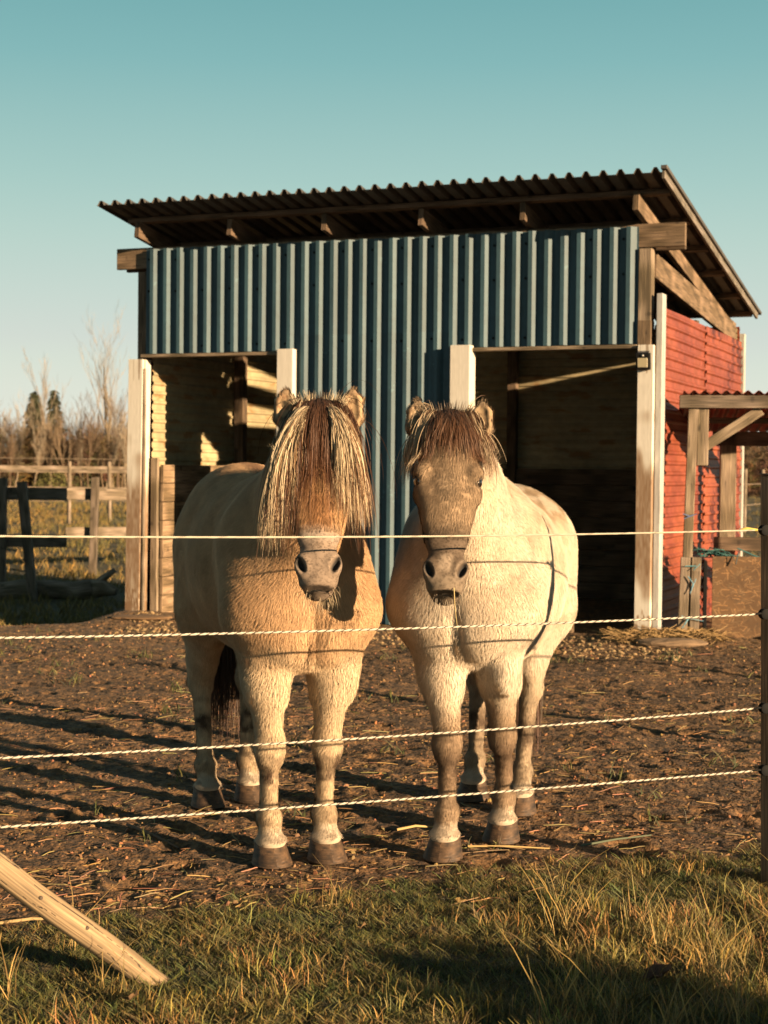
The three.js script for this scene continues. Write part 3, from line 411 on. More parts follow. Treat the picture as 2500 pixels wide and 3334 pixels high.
{
  const pale = [.52, .42, .30], tan = [.40, .28, .17], brown = [.26, .17, .10];
  const G1 = 'bare trees along the far edge of the field';
  bareTree({ x: -16.7, D: 100, h: 9.0, r: .15, seed: 1, tone: pale, spread: .46, label: 'tallest pale bare tree, just left of the shelter', group: G1 });
  bareTree({ x: -20.3, D: 99, h: 7.6, r: .11, seed: 2, tone: pale, spread: .34, label: 'tall slim bare tree beside the pair of spruces', group: G1 });
  const names = ['thin bare birch at the left edge of the wood', 'leaning bare tree in front of the spruces', 'short bare tree between spruce and tall tree', 'pale bare sapling right of the slim tree', 'forked bare tree in the middle of the wood', 'bare tree with dense twigs near the shelter', 'low bare tree at the foot of the tallest tree', 'brown bare tree half hidden by the white corner post', 'bare brown tree right of the red wall', 'thin bare tree at the right edge of the picture'];
  [[-23.2, 5.2], [-21.4, 5.0], [-19.2, 5.6], [-18.4, 4.8], [-17.6, 5.4], [-15.9, 5.2], [-16.3, 4.4], [-14.9, 5.6], [22.1, 4.6], [23.0, 4.2]].forEach(([x, h], i) => bareTree({ x, D: 97 + (i * 7 % 5) * 2, h, r: .075, seed: 20 + i, tone: [tan, pale, brown][i % 3], spread: .5, label: names[i], group: G1 }));
  for (let i = 0; i < 22; i++) { const x = -25 + i * .47 + .3 * n2(i * 3.1, 4), k = ['pale', 'brown', 'grey-brown'][i % 3]; bareTree({ x, D: 95 + (i * 11 % 7) * .7, h: 3.4 + 1.3 * Math.abs(n2(i * 1.7, 8)), r: .06, seed: 300 + i, tone: [pale, brown, tan][i % 3], spread: .3, label: k + ' young bare tree, ' + ['first', 'second', 'third', 'fourth', 'fifth', 'sixth', 'seventh', 'eighth'][Math.floor(i / 3)] + ' of its colour from the left', group: 'young trees along the edge of the wood' }); }
  spruce({ x: -22.0, D: 102, h: 6.2, w: 1.9, seed: 51, label: 'left one of the two dark spruces above the wood' }); spruce({ x: -20.95, D: 103, h: 6.3, w: 1.7, seed: 52, label: 'right one of the two dark spruces above the wood' }); spruce({ x: -24.3, D: 101, h: 4.9, w: 1.3, seed: 53, label: 'lower dark spruce at the left edge of the picture' }); spruce({ x: 24.3, D: 96, h: 7.2, w: 1.5, seed: 54, label: 'dark spruce at the right edge of the picture' }); spruce({ x: 22.6, D: 106, h: 4.4, w: 1.2, seed: 55, label: 'small dark spruce just right of the red wall' });
  leafyTree({ name: 'autumn_tree', label: 'small orange autumn tree at the left edge of the picture', x: -24.6, D: 96, h: 4.1, w: 1.9, r: .07, clumps: 26, leaves: 46, leaf: .06, c0: [.60, .24, .04], c1: [.36, .15, .03], seed: 61 });
  leafyTree({ name: 'green_bush', label: 'low yellow-green bush in front of the wood behind the far fence', x: -17.9, D: 88, h: 1.25, w: 2.2, r: .03, clumps: 30, leaves: 34, leaf: .05, c0: [.17, .15, .035], c1: [.10, .10, .025], seed: 62, cat: 'bush' });
  // undergrowth of the wood: nobody could count it
  const r = rng(9), one = { pos: [], col: [], idx: [] }; for (let k = 0; k < 44; k++) { const an = r() * 6.28, b = V((r() - .5) * .9, (r() - .3) * .8, (r() - .5) * .9), d = V(Math.cos(an), .25 + 1.1 * r() - .3, Math.sin(an)).normalize(), L = .25 + r() * .5, t = .6 + .7 * r(); ribbon(one, [0, .35, .7, 1].map(q => b.clone().addScaledVector(d, L * q).add(V(.12 * (r() - .5), 0, .12 * (r() - .5)))), .024, [t, t, t], [t, t, t], r); }
  const g = new THREE.BufferGeometry(); g.setAttribute('position', new THREE.Float32BufferAttribute(one.pos, 3)); g.setAttribute('color', new THREE.Float32BufferAttribute(one.col, 3)); g.setIndex(one.idx); g.computeVertexNormals();
  const n = 6500, im = shadows(new THREE.InstancedMesh(g, twigMat, n)), m4 = new THREE.Matrix4(), c = new THREE.Color(); im.name = 'undergrowth';
  for (let i = 0; i < n; i++) { const x = -40 + r() * 84, D = 99 + r() * 13, top = 3.0 + 1.5 * fbm2(x * .35, 3, 3) + .5, y = r() * (top - .3), s = .8 + .8 * r(); m4.compose(V(x, GY(x, D) + y, -D), new THREE.Quaternion().setFromEuler(new THREE.Euler((r() - .5) * .9, r() * 6.28, (r() - .5) * .9)), V(s, s, s)); im.setMatrixAt(i, m4); const f = fbm2(x * .3 + 9, y, 2), col = mix3(mix3([.26, .165, .07], [.16, .105, .055], clamp(.5 + f)), [.20, .105, .05], smooth(.3, .7, n2(x * .25, 7)) * smooth(2.4, .6, y)); im.setColorAt(i, c.setRGB(...col.map(q => q * (.7 + .7 * r())))); }
  scene.add(tag(im, 'brown leafless undergrowth filling the wood at the far edge of the field', 'undergrowth', null, 'stuff'));
}
// ---------------------------------------------------------------- horses
// A body is one field of tapered bones and ellipsoids joined by smooth minima, meshed by surface nets.
const smin = (a, b, k) => { const h = Math.max(k - Math.abs(a - b), 0) / k; return Math.min(a, b) - h * h * k * .25; };
const ell = (c, r, ax) => { // ellipsoid, optional axes
  const [cx, cy, cz] = c, [rx, ry, rz] = r; if (!ax) return (x, y, z) => { x -= cx; y -= cy; z -= cz; const k0 = Math.sqrt(x * x / (rx * rx) + y * y / (ry * ry) + z * z / (rz * rz)), k1 = Math.sqrt(x * x / rx ** 4 + y * y / ry ** 4 + z * z / rz ** 4); return k1 < 1e-9 ? -Math.min(rx, ry, rz) : k0 * (k0 - 1) / k1; };
  const [A, B, C] = ax, e = ell([0, 0, 0], r); return (x, y, z) => { x -= cx; y -= cy; z -= cz; return e(x * A.x + y * A.y + z * A.z, x * B.x + y * B.y + z * B.z, x * C.x + y * C.y + z * C.z); };
};
const cone = (a, b, r1, r2) => { // round cone
  const bx = b[0] - a[0], by = b[1] - a[1], bz = b[2] - a[2], l2 = bx * bx + by * by + bz * bz, rr = r1 - r2, a2 = l2 - rr * rr, il2 = 1 / l2, sg = Math.sign(rr);
  return (x, y, z) => { const px = x - a[0], py = y - a[1], pz = z - a[2], yy = px * bx + py * by + pz * bz, zz = yy - l2, qx = px * l2 - bx * yy, qy = py * l2 - by * yy, qz = pz * l2 - bz * yy, x2 = qx * qx + qy * qy + qz * qz, y2 = yy * yy * l2, z2 = zz * zz * l2, k = sg * rr * rr * x2; if (Math.sign(zz) * a2 * z2 > k) return Math.sqrt(x2 + z2) * il2 - r2; if (Math.sign(yy) * a2 * y2 < k) return Math.sqrt(x2 + y2) * il2 - r1; return (Math.sqrt(x2 * a2 * il2) + yy * rr) * il2 - r1; };
};
const bone = (a, b, s, w1, h1, w2, h2) => { // elliptical section: half width w along s, half depth h across
  const d = V(...b).sub(V(...a)), L = d.length(); d.normalize(); const S = s.clone().addScaledVector(d, -s.dot(d)).normalize(), U = d.clone().cross(S);
  return (x, y, z) => { x -= a[0]; y -= a[1]; z -= a[2]; const t0 = x * d.x + y * d.y + z * d.z, t = clamp(t0 / L), o = t0 - t * L, p = x * S.x + y * S.y + z * S.z, q = x * U.x + y * U.y + z * U.z, w = lerp(w1, w2, t), h = lerp(h1, h2, t), e = Math.min(w, h); const k0 = Math.sqrt(p * p / (w * w) + q * q / (h * h) + o * o / (e * e)), k1 = Math.sqrt(p * p / w ** 4 + q * q / h ** 4 + o * o / e ** 4); return k1 < 1e-9 ? -e : k0 * (k0 - 1) / k1; };
};
function netMesh(prims, lo, hi, h) {
  const nx = Math.ceil((hi[0] - lo[0]) / h) + 1, ny = Math.ceil((hi[1] - lo[1]) / h) + 1, nz = Math.ceil((hi[2] - lo[2]) / h) + 1, F = new Float32Array(nx * ny * nz).fill(1), Bk = 8, lists = new Map();
  const evalList = (L, x, y, z) => { let d = 1e3; for (const p of L) { const q = p.f(x, y, z); d = p.cut ? -smin(-d, q, p.k) : d > 900 ? q : smin(d, q, p.k); } return d; };
  const R = h * Bk * .5 * 1.7321;
  const bx = Math.ceil(nx / Bk), by = Math.ceil(ny / Bk), bz = Math.ceil(nz / Bk);
  for (let K = 0; K < bz; K++) for (let J = 0; J < by; J++) for (let I = 0; I < bx; I++) {
    const cx = lo[0] + (I + .5) * Bk * h, cy = lo[1] + (J + .5) * Bk * h, cz = lo[2] + (K + .5) * Bk * h; let dm = 1e3; const ds = prims.map(p => { const d = p.f(cx, cy, cz); if (!p.cut) dm = Math.min(dm, d); return d; });
    const L = prims.filter((p, i) => p.cut ? ds[i] < R * 2.2 + p.k : ds[i] < dm + R * 2.6 + p.k * 1.2), d = evalList(L, cx, cy, cz), near = Math.abs(d) < R * 1.9;
    if (near) lists.set(I + bx * (J + by * K), L);
    for (let k = K * Bk; k < Math.min(nz, K * Bk + Bk); k++) for (let j = J * Bk; j < Math.min(ny, J * Bk + Bk); j++) for (let i = I * Bk; i < Math.min(nx, I * Bk + Bk); i++) F[i + nx * (j + ny * k)] = near ? evalList(L, lo[0] + i * h, lo[1] + j * h, lo[2] + k * h) : Math.sign(d) * .5;
  }
  const field = (x, y, z) => { const I = Math.floor((x - lo[0]) / h / Bk), J = Math.floor((y - lo[1]) / h / Bk), K = Math.floor((z - lo[2]) / h / Bk), L = I >= 0 && J >= 0 && K >= 0 && I < bx && J < by && K < bz ? lists.get(I + bx * (J + by * K)) : null; return evalList(L ?? prims, x, y, z); };
  const gradient = (x, y, z, e = .003) => { const a = field(x + e, y - e, z - e), b = field(x - e, y - e, z + e), c = field(x - e, y + e, z - e), d = field(x + e, y + e, z + e); const g = V(a - b - c + d, -a - b + c + d, -a + b - c + d); return g.normalize(); };
  const pos = [], nor = [], idx = [], vid = new Int32Array(nx * ny * nz).fill(-1), at = (i, j, k) => i + nx * (j + ny * k);
  for (let k = 0; k < nz - 1; k++) for (let j = 0; j < ny - 1; j++) for (let i = 0; i < nx - 1; i++) {
    const a = at(i, j, k), s0 = F[a] < 0; let mixed = false; const c = [a, a + 1, a + nx, a + nx + 1, a + nx * ny, a + nx * ny + 1, a + nx * ny + nx, a + nx * ny + nx + 1];
    for (let q = 1; q < 8; q++) if (F[c[q]] < 0 !== s0) { mixed = true; break; } if (!mixed) continue;
    let x = 0, y = 0, z = 0, n = 0; const E = [0, 1, 2, 3, 4, 5, 6, 7, 0, 2, 1, 3, 4, 6, 5, 7, 0, 4, 1, 5, 2, 6, 3, 7];
    for (let e = 0; e < 24; e += 2) { const p = E[e], q = E[e + 1], u = F[c[p]], v = F[c[q]]; if (u < 0 === v < 0) continue; const t = u / (u - v); x += lerp(p & 1, q & 1, t); y += lerp(p >> 1 & 1, q >> 1 & 1, t); z += lerp(p >> 2, q >> 2, t); n++; }
    let X = lo[0] + (i + x / n) * h, Y = lo[1] + (j + y / n) * h, Z = lo[2] + (k + z / n) * h, g;
    for (let it = 0; it < 2; it++) { g = gradient(X, Y, Z); const d = clamp(field(X, Y, Z), -h * .7, h * .7); X -= g.x * d; Y -= g.y * d; Z -= g.z * d; }
    vid[a] = pos.length / 3; pos.push(X, Y, Z); nor.push(g.x, g.y, g.z);
  }
  for (let k = 1; k < nz - 1; k++) for (let j = 1; j < ny - 1; j++) for (let i = 1; i < nx - 1; i++) {
    const a = at(i, j, k), s = F[a] < 0; const q = (v0, v1, v2, v3, flip) => { if (v0 < 0 || v1 < 0 || v2 < 0 || v3 < 0) return; flip ? idx.push(v0, v2, v1, v0, v3, v2) : idx.push(v0, v1, v2, v0, v2, v3); };
    if (F[a + 1] < 0 !== s) q(vid[at(i, j - 1, k - 1)], vid[at(i, j, k - 1)], vid[at(i, j, k)], vid[at(i, j - 1, k)], !s);
    if (F[a + nx] < 0 !== s) q(vid[at(i - 1, j, k - 1)], vid[at(i - 1, j, k)], vid[at(i, j, k)], vid[at(i, j, k - 1)], !s);
    if (F[a + nx * ny] < 0 !== s) q(vid[at(i - 1, j - 1, k)], vid[at(i, j - 1, k)], vid[at(i, j, k)], vid[at(i - 1, j, k)], !s);
  }
  const g = new THREE.BufferGeometry(); g.setAttribute('position', new THREE.Float32BufferAttribute(pos, 3)); g.setAttribute('normal', new THREE.Float32BufferAttribute(nor, 3)); g.setIndex(idx);
  return { g, field, gradient };
}
// a tapering ribbon of hair through points
function ribbon(out, pts, width, col0, col1, r) {
  const n = pts.length, base = out.pos.length / 3; let side = V(r() - .5, (r() - .5) * .4, r() - .5).normalize();
  for (let i = 0; i < n; i++) { const t = pts[Math.min(i + 1, n - 1)].clone().sub(pts[Math.max(i - 1, 0)]).normalize(); const s = side.clone().addScaledVector(t, -side.dot(t)).normalize(), f = i / (n - 1), w = width * (f < .15 ? .7 + 2 * f : 1) * (1 - .85 * Math.max(0, f - .45) / .55) / 2; out.pos.push(pts[i].x - s.x * w, pts[i].y - s.y * w, pts[i].z - s.z * w, pts[i].x + s.x * w, pts[i].y + s.y * w, pts[i].z + s.z * w); const c = mix3(col0, col1, f); out.col.push(...c, ...c); if (i) { const a = base + 2 * i - 2; out.idx.push(a, a + 1, a + 2, a + 2, a + 1, a + 3); } }
}
function hairMesh(name, out, parent) { const g = new THREE.BufferGeometry(); g.setAttribute('position', new THREE.Float32BufferAttribute(out.pos, 3)); g.setAttribute('color', new THREE.Float32BufferAttribute(out.col, 3)); g.setIndex(out.idx); g.computeVertexNormals(); return mesh(name, g, hairMat, parent); }
const hairMat = new THREE.MeshPhysicalMaterial({ color: lin(1, 1, 1), vertexColors: true, roughness: .62, side: THREE.DoubleSide });
const coatMat = new THREE.MeshPhysicalMaterial({ color: lin(1, 1, 1), vertexColors: true, roughness: .85, side: THREE.DoubleSide });
// one tuft of fur: roots near the origin, normal = +z, lie = +y, length 1
function tuftGeometry(seed) { const r = rng(seed), pos = [], col = [], idx = []; for (let k = 0; k < 11; k++) { const a = r() * 6.28, d = Math.sqrt(r()) * .75, x = Math.cos(a) * d, y = Math.sin(a) * d, l = .65 + r() * .6, w = .028 + r() * .022, lean = (r() - .5) * .5, tone = .72 + r() * .5, b = pos.length / 3, up = (k == 0 ? .42 : .13) + r() * .16; pos.push(x - w, y, -.06, x + w, y, -.06, x - w * .8 + lean * .35 * l, y + .52 * l, up * l * .75, x + w * .8 + lean * .35 * l, y + .52 * l, up * l * .75, x + lean * l, y + l, up * l * .95); for (let q = 0; q < 5; q++) col.push(tone, tone, tone); idx.push(b, b + 1, b + 2, b + 2, b + 1, b + 3, b + 2, b + 3, b + 4); } const g = new THREE.BufferGeometry(); g.setAttribute('position', new THREE.Float32BufferAttribute(pos, 3)); g.setAttribute('color', new THREE.Float32BufferAttribute(col, 3)); g.setIndex(idx); g.computeVertexNormals(); return g; }
const tufts = [tuftGeometry(3)];

function makeHorse(o) {
  const t = thing(o.name ?? 'horse', o.label, 'horse', [o.at[0], 0, -o.at[1]], o.turn, 'horses at the fence'), r = rng(o.seed);
  const inv = new THREE.Matrix4().compose(V(o.at[0], 0, -o.at[1]), new THREE.Quaternion().setFromAxisAngle(V(0, 1, 0), o.turn), V(1, 1, 1)).invert();
  const L = (x, y, D) => V(x, y, -D).applyMatrix4(inv), La = (x, y, D) => L(x, y, D).toArray();
  const prims = [], add = (f, k, extra) => prims.push({ f, k, ...extra });
  const b = o.body; // trunk: widths and heights differ between the two
  add(ell([0, 1.00, -.22], [.235 * b.w * (b.front ?? 1), .33, .34]), .05); if (b.front) add(ell([.02, .93, -.38], [.285 * b.w, .30, .42]), .12);
  add(ell([b.shift * .5, b.by, -.60], [.31 * b.w, .335 * b.h, .47]), .12);
  add(ell([b.shift, 1.06 + b.dy, -.96], [.265 * b.w, .28, .32]), .12);
  add(ell([b.shift, 1.19 + b.dy, -.90], [.19, .155, .34]), .10);
  add(ell([0, 1.20 + b.dy * .7, -.26], [.10, .12, .27]), .12);
  add(ell([0, .885, .00], [.195, .225, .155]), .08);
  for (const s of [-1, 1]) add(ell([s * .075, .86, .085], [.095, .15, .075]), .05);
  add(ell([0, .84, .20], [.008, .13, .05]), .05, { cut: true });   // groove between the breast muscles
  if (!b.front) for (const s of [-1, 1]) add(cone([s * .285, 1.24, -.46], [s * .262, .78, -.30], .008, .012), .09, { cut: true });   // hollow behind the shoulder
  // legs
  const hooves = [];
  const X = V(1, 0, 0), Z = V(0, 0, 1);
  o.front.forEach(([hx, hD, bend], i) => {
    const s = i ? 1 : -1, h = L(hx, 0, hD).add(V(0, 0, -.035)), kx = h.x + s * .004, kz = h.z * .75 - .005;
    add(cone([s * .125, 1.10, -.17], [s * .155, .87, -.02], .125, .125), .10);
    const eb = s * (b.elbow ?? 1); add(bone([eb * .135, .82, -.05], [lerp(eb * .13, kx, .55), .60, lerp(-.03, kz, .5)], X, .092, .12, .066, .076), .07);
    add(bone([lerp(eb * .13, kx, .5), .62, lerp(-.03, kz, .5)], [kx, .41, kz], X, .066, .076, .039, .042), .045);
    add(ell([lerp(eb * .13, kx, .3) + s * .03, .68, -.02], [.045, .11, .06]), .04); add(ell([kx, .392, kz + .010], [.053, .056, .048]), .018); add(ell([kx, .355, kz + .012], [.042, .03, .036]), .015); add(ell([kx - s * .012, .43, kz + .02], [.03, .03, .03]), .02);
    add(bone([kx, .38, kz], [h.x, .175, h.z - .012], X, .033, .038, .027, .035), .02);
    add(ell([h.x, .158, h.z - .008], [.043, .038, .050]), .016);
    add(cone([h.x, .14, h.z], [h.x, .07, h.z + .028], .034, .043), .02); add(ell([h.x, .082, h.z + .024], [.053, .020, .057]), .016);
    hooves.push([h.x, h.z + .03]);
  });
  o.hind.forEach(([hx, hD], i) => {
    const s = i ? 1 : -1, h = L(hx, 0, hD).add(V(0, 0, -.04)), hz = h.z - .10, kx = h.x + s * .012 + (b.shift + s * .1 - h.x) * .15;
    add(bone([b.shift + s * .13, 1.05, -.98], [b.shift + s * .165, .80, -.86], X, .13, .20, .11, .16), .08);
    add(bone([b.shift + s * .16, .80, -.88], [lerp(b.shift + s * .15, kx, .85), .57, hz + .04], X, .105, .14, .055, .075), .06);
    add(bone([lerp(b.shift + s * .15, kx, .85), .58, hz + .04], [kx, .48, hz], X, .055, .075, .047, .06), .03);
    add(ell([kx, .49, hz - .022], [.042, .058, .05]), .03);
    add(bone([kx, .47, hz + .005], [h.x, .18, h.z - .03], X, .034, .043, .028, .037), .02);
    add(ell([h.x, .158, h.z - .02], [.042, .038, .049]), .016);
    add(cone([h.x, .14, h.z - .01], [h.x, .07, h.z + .024], .034, .042), .02); add(ell([h.x, .082, h.z + .02], [.052, .020, .056]), .016);
    hooves.push([h.x, h.z + .028]);
  });
  add(ell([b.shift * .6, .70, -.80], [.05, .06, .10]), .06);   // sheath and belly fold
  // head frame: l = lateral, a = down the face, n = out of the face
  const poll = L(...o.poll), nose = L(...o.nose), a = nose.clone().sub(poll).normalize(), yaw = o.headYaw - o.turn, l0 = V(Math.cos(yaw), o.headTilt ?? 0, -Math.sin(yaw)), l = l0.addScaledVector(a, -l0.dot(a)).normalize(), n = l.clone().cross(a).negate();
  if (n.z < 0) n.negate(); const ax = [l, a, n];
  const H = (x, s, m) => [poll.x + l.x * x + a.x * s + n.x * m, poll.y + l.y * x + a.y * s + n.y * m, poll.z + l.z * x + a.z * s + n.z * m];
  // neck
  const N0 = [0, 1.04, -.14], N1 = [lerp(0, poll.x, .5), 1.26, lerp(-.12, poll.z, .5) - .02], N2 = H(0, .06, -.075);
  const neckSide = V(1, 0, 0);
  add(bone(N0, N1, neckSide, .165, .27, .125, .20), .12); add(bone(N1, N2, l, .125, .20, .088, .125), .08);
  // skull, face, jaws, muzzle
  add(ell(H(0, .075, -.03), [.092, .115, .092], ax), .04);
  add(bone(H(0, .09, -.005), H(0, .30, .004), l, .096, .062, .072, .052), .04);
  add(bone(H(0, .30, .004), H(0, .475, .002), l, .070, .052, .050, .045), .04);
  for (const s of [-1, 1]) {
    add(bone(H(s * .045, .19, -.085), H(s * .028, .37, -.055), n, .085, .048, .05, .034), .045);
    add(ell(H(s * .084, .186, .020), [.030, .036, .034], ax), .025); add(ell(H(s * .090, .245, -.01), [.018, .03, .03], ax), .03);   // brow and cheekbone
    add(bone(H(s * .070, .26, .012), H(s * .044, .43, .012), n, .022, .018, .016, .014), .04);
  }
  add(ell(H(0, .525, -.004), [.066, .062, .052], ax), .035); add(ell(H(0, .575, -.006), [.056, .038, .043], ax), .03); add(ell(H(0, .592, -.038), [.044, .027, .034], ax), .015);
  for (const s of [-1, 1]) add(ell(H(s * .047, .528, .026), [.026, .036, .026], ax), .02);
  for (const s of [-1, 1]) { const q = [l.clone().multiplyScalar(s).addScaledVector(a, .42).normalize(), a.clone().addScaledVector(l, -s * .42).normalize(), n]; add(ell(H(s * .052, .532, .048), [.0125, .027, .03], q), .010, { cut: true }); }
  add(ell(H(0, .600, -.002), [.060, .0045, .05], ax), .006, { cut: true });  // line of the mouth
  for (const s of [-1, 1]) add(ell(H(s * .115, .212, .026), [.020, .014, .024], ax), .010, { cut: true });  // eye socket
  // ears
  for (const s of [-1, 1]) { const e0 = H(s * .070, .045, -.035), e1 = H(s * .102, -.008, -.018), e2 = H(s * .111, -.058, -.006), e3 = H(s * .107, -.086, .002), es = l.clone().addScaledVector(n, -s * .10).normalize(); add(bone(e0, e1, es, .034, .030, .044, .028), .03); add(bone(e1, e2, es, .044, .028, .032, .018), .012); add(bone(e2, e3, es, .030, .015, .013, .008), .010); add(ell(H(s * .105, -.014, .014), [.031, .064, .026], [es, a.clone().addScaledVector(l, -s * .14).normalize(), n]), .008, { cut: true }); }
  const hi = [.45, 1.72, .80], lo = [-.45, .04, -1.36];
  const { g, field, gradient } = netMesh(prims, lo, hi, .0062);
  const headOf = p => { const d = p.clone().sub(poll); return [d.dot(l), d.dot(a), d.dot(n)]; };
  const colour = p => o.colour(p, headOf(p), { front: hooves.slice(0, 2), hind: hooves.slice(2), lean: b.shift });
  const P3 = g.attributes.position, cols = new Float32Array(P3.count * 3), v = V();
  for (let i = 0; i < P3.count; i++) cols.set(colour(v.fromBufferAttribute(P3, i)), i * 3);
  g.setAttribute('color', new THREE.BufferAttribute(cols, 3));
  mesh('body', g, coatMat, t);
  // coat: tufts over the whole skin, lying down and back
  const I = g.index.array, area = new Float32Array(I.length / 3 + 1), A = V(), B = V(), C = V(); for (let i = 0; i < I.length; i += 3) { A.fromBufferAttribute(P3, I[i]); B.fromBufferAttribute(P3, I[i + 1]); C.fromBufferAttribute(P3, I[i + 2]); area[i / 3 + 1] = area[i / 3] + B.sub(A).cross(C.sub(A)).length() * .5; }
  const total = area[area.length - 1], count = Math.round(total * o.density), fur = shadows(new THREE.InstancedMesh(tufts[0], coatMat, count)); fur.name = 'coat'; fur.userData.kind = 'stuff';
  const m4 = new THREE.Matrix4(), Nn = V(), T = V(), S = V(), c3 = new THREE.Color(); let made = 0;
  for (let k = 0; k < count; k++) {
    const w = r() * total; let x0 = 0, x1 = area.length - 1; while (x1 - x0 > 1) { const mm = x0 + x1 >> 1; area[mm] <= w ? x0 = mm : x1 = mm; } const q = x0 * 3; let u = r(), vv = r(); if (u + vv > 1) { u = 1 - u; vv = 1 - vv; }
    A.fromBufferAttribute(P3, I[q]); B.fromBufferAttribute(P3, I[q + 1]); C.fromBufferAttribute(P3, I[q + 2]); const p = A.clone().multiplyScalar(1 - u - vv).addScaledVector(B, u).addScaledVector(C, vv);
    Nn.fromBufferAttribute(g.attributes.normal, I[q]); const [hx, hs, hn] = headOf(p), onHead = hs > -.02 && hs < .66 && hn > -.2 && Math.abs(hx) < .13, ear = hs < .04 && hs > -.11 && Math.abs(hx) > .066 && Math.abs(hx) < .16 && hn > -.08;
    if (p.y < .085) continue; if (ear && Nn.dot(n) > .1 && r() < .93) continue; if (onHead && Math.hypot(Math.abs(hx) - .055, hs - .53) < .02) continue; if (Math.hypot(Math.abs(hx) - .108, hs - .212, hn - .012) < .022) continue;
    let len = .013 + .007 * r(); if (p.y < .75 && !onHead) len = p.y < .42 ? .009 + .005 * r() : .012 + .007 * r(); if (onHead) len = hs > .42 ? .003 + .0025 * r() : .009 + .005 * r(); if (ear) len = .009 + .006 * r();
    T.set(0, -1, -.55); if (p.y < .8) T.set(0, -1, -.1); if (onHead && hs > .08) T.copy(a).addScaledVector(l, hx * 3); if (ear) T.copy(a).negate().addScaledVector(l, hx * 2);
    const nz1 = n3(p.x * 9, p.y * 9, p.z * 9), nz2 = n3(p.x * 9 + 7, p.y * 9, p.z * 9 + 3); const swirl = onHead ? .3 : 1; T.x += .35 * nz1 * swirl; T.z += .3 * nz2 * swirl;
    if (!onHead && p.y < .30 && p.y > .12) { const back = Math.max(0, -(Nn.z)); len += .020 * back * smooth(.3, .14, p.y); } // feathers behind the fetlock
    if (!onHead && p.y > .55 && p.y < .72 && p.z > -.2) len += .010 * r();
    if (onHead && hn < -.10 && hs > .2) len += .018 * r();
    T.addScaledVector(Nn, -T.dot(Nn)).normalize(); S.copy(T).cross(Nn).normalize();
    const wid = len * .9; m4.makeBasis(S.clone().multiplyScalar(Math.max(onHead && hs > .42 ? .004 : .007, wid)), T.clone().multiplyScalar(len), Nn.clone().multiplyScalar(len * (.75 + .5 * r()))).setPosition(p);
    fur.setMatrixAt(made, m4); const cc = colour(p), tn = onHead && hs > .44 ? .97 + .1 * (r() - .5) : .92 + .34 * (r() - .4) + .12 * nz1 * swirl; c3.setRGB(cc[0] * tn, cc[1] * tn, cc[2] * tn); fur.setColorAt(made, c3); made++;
  }
  fur.count = made; fur.instanceMatrix.needsUpdate = true; t.add(fur);
  // eyes
  for (const s of [-1, 1]) { const e = mesh('eye', new THREE.SphereGeometry(.023, 20, 14).translate(...H(s * .0885, .214, .014)), new THREE.MeshPhysicalMaterial({ color: lin(.012, .008, .006), roughness: .08, clearcoat: 1 }), t); const lid = []; for (let i = 0; i <= 8; i++) { const q = -1.2 + 2.4 * i / 8; lid.push(H(s * (.0935 + .0165 * Math.cos(q * .8)), .212 - .0115 * Math.cos(q) , .012 + .019 * Math.sin(q))); } mesh('eyelid', limb(lid, lid.map(() => .0035), 6), std({ color: lin(...o.lid), roughness: .7 }), e); }
  // hooves
  const hoofG = new THREE.LatheGeometry([[0, 0], [.067, 0], [.070, .006], [.062, .032], [.053, .066], [.052, .074], [.044, .082], [0, .086]].map(p => new THREE.Vector2(...p)), 28); { const p = hoofG.attributes.position; for (let i = 0; i < p.count; i++) { const y = p.getY(i), z = p.getZ(i); p.setZ(i, z * (z > 0 ? 1.14 : .96) - (y - .03) * .55); } hoofG.computeVertexNormals(); }
  const hoofTex = texture(256, 128, (u, w) => { const q = N(u, w, 1, 4), f = P[3](u * 16, w * 64), t = .62 + .7 * (q - .5) + .25 * (f - .5); return [t, t * .93, t * .84]; }, true);
  const hoofMat = std({ color: lin(.22, .145, .09), map: hoofTex, bumpMap: hoofTex, bumpScale: .002, roughness: .65 });
  hooves.forEach(([x, z], i) => { const gg = hoofG.clone(); gg.translate(x, .004 - (i > 1 ? .002 : 0), z); mesh('hoof', gg, hoofMat, t); });
  // hair that falls and slides over the skin
  function strand(p, dir, len, steps, weight, curl) {
    const pts = [p.clone()], ds = len / steps; const ph = r() * 10, fx = (r() - .5);
    for (let i = 0; i < steps; i++) { dir.y -= weight; dir.x += curl * n3(p.x * 8, p.y * 8, ph) + fx * curl * .3; dir.z += curl * .6 * n3(p.x * 8 + 3, p.y * 8, ph + 5); dir.normalize(); p = p.clone().addScaledVector(dir, ds); const d = field(p.x, p.y, p.z); const gap = .012 + .012 * (ph % 1); if (d < gap) { const gr = gradient(p.x, p.y, p.z); p.addScaledVector(gr, gap - d); dir.addScaledVector(gr, Math.max(0, -dir.dot(gr))).normalize(); } pts.push(p.clone()); }
    return pts;
  }
  const out = () => ({ pos: [], col: [], idx: [] });
  const fl = out(); o.forelock(fl, { H, l, a, n, strand, r }); hairMesh('forelock', fl, t);
  const mn = out(); o.mane(mn, { H, l, a, n, strand, r, neck: [V(0, 1.34, -.30), V(...N1).add(V(0, .185, -.03)), V(...H(0, -.03, -.10))], field, gradient }); hairMesh('mane', mn, t);
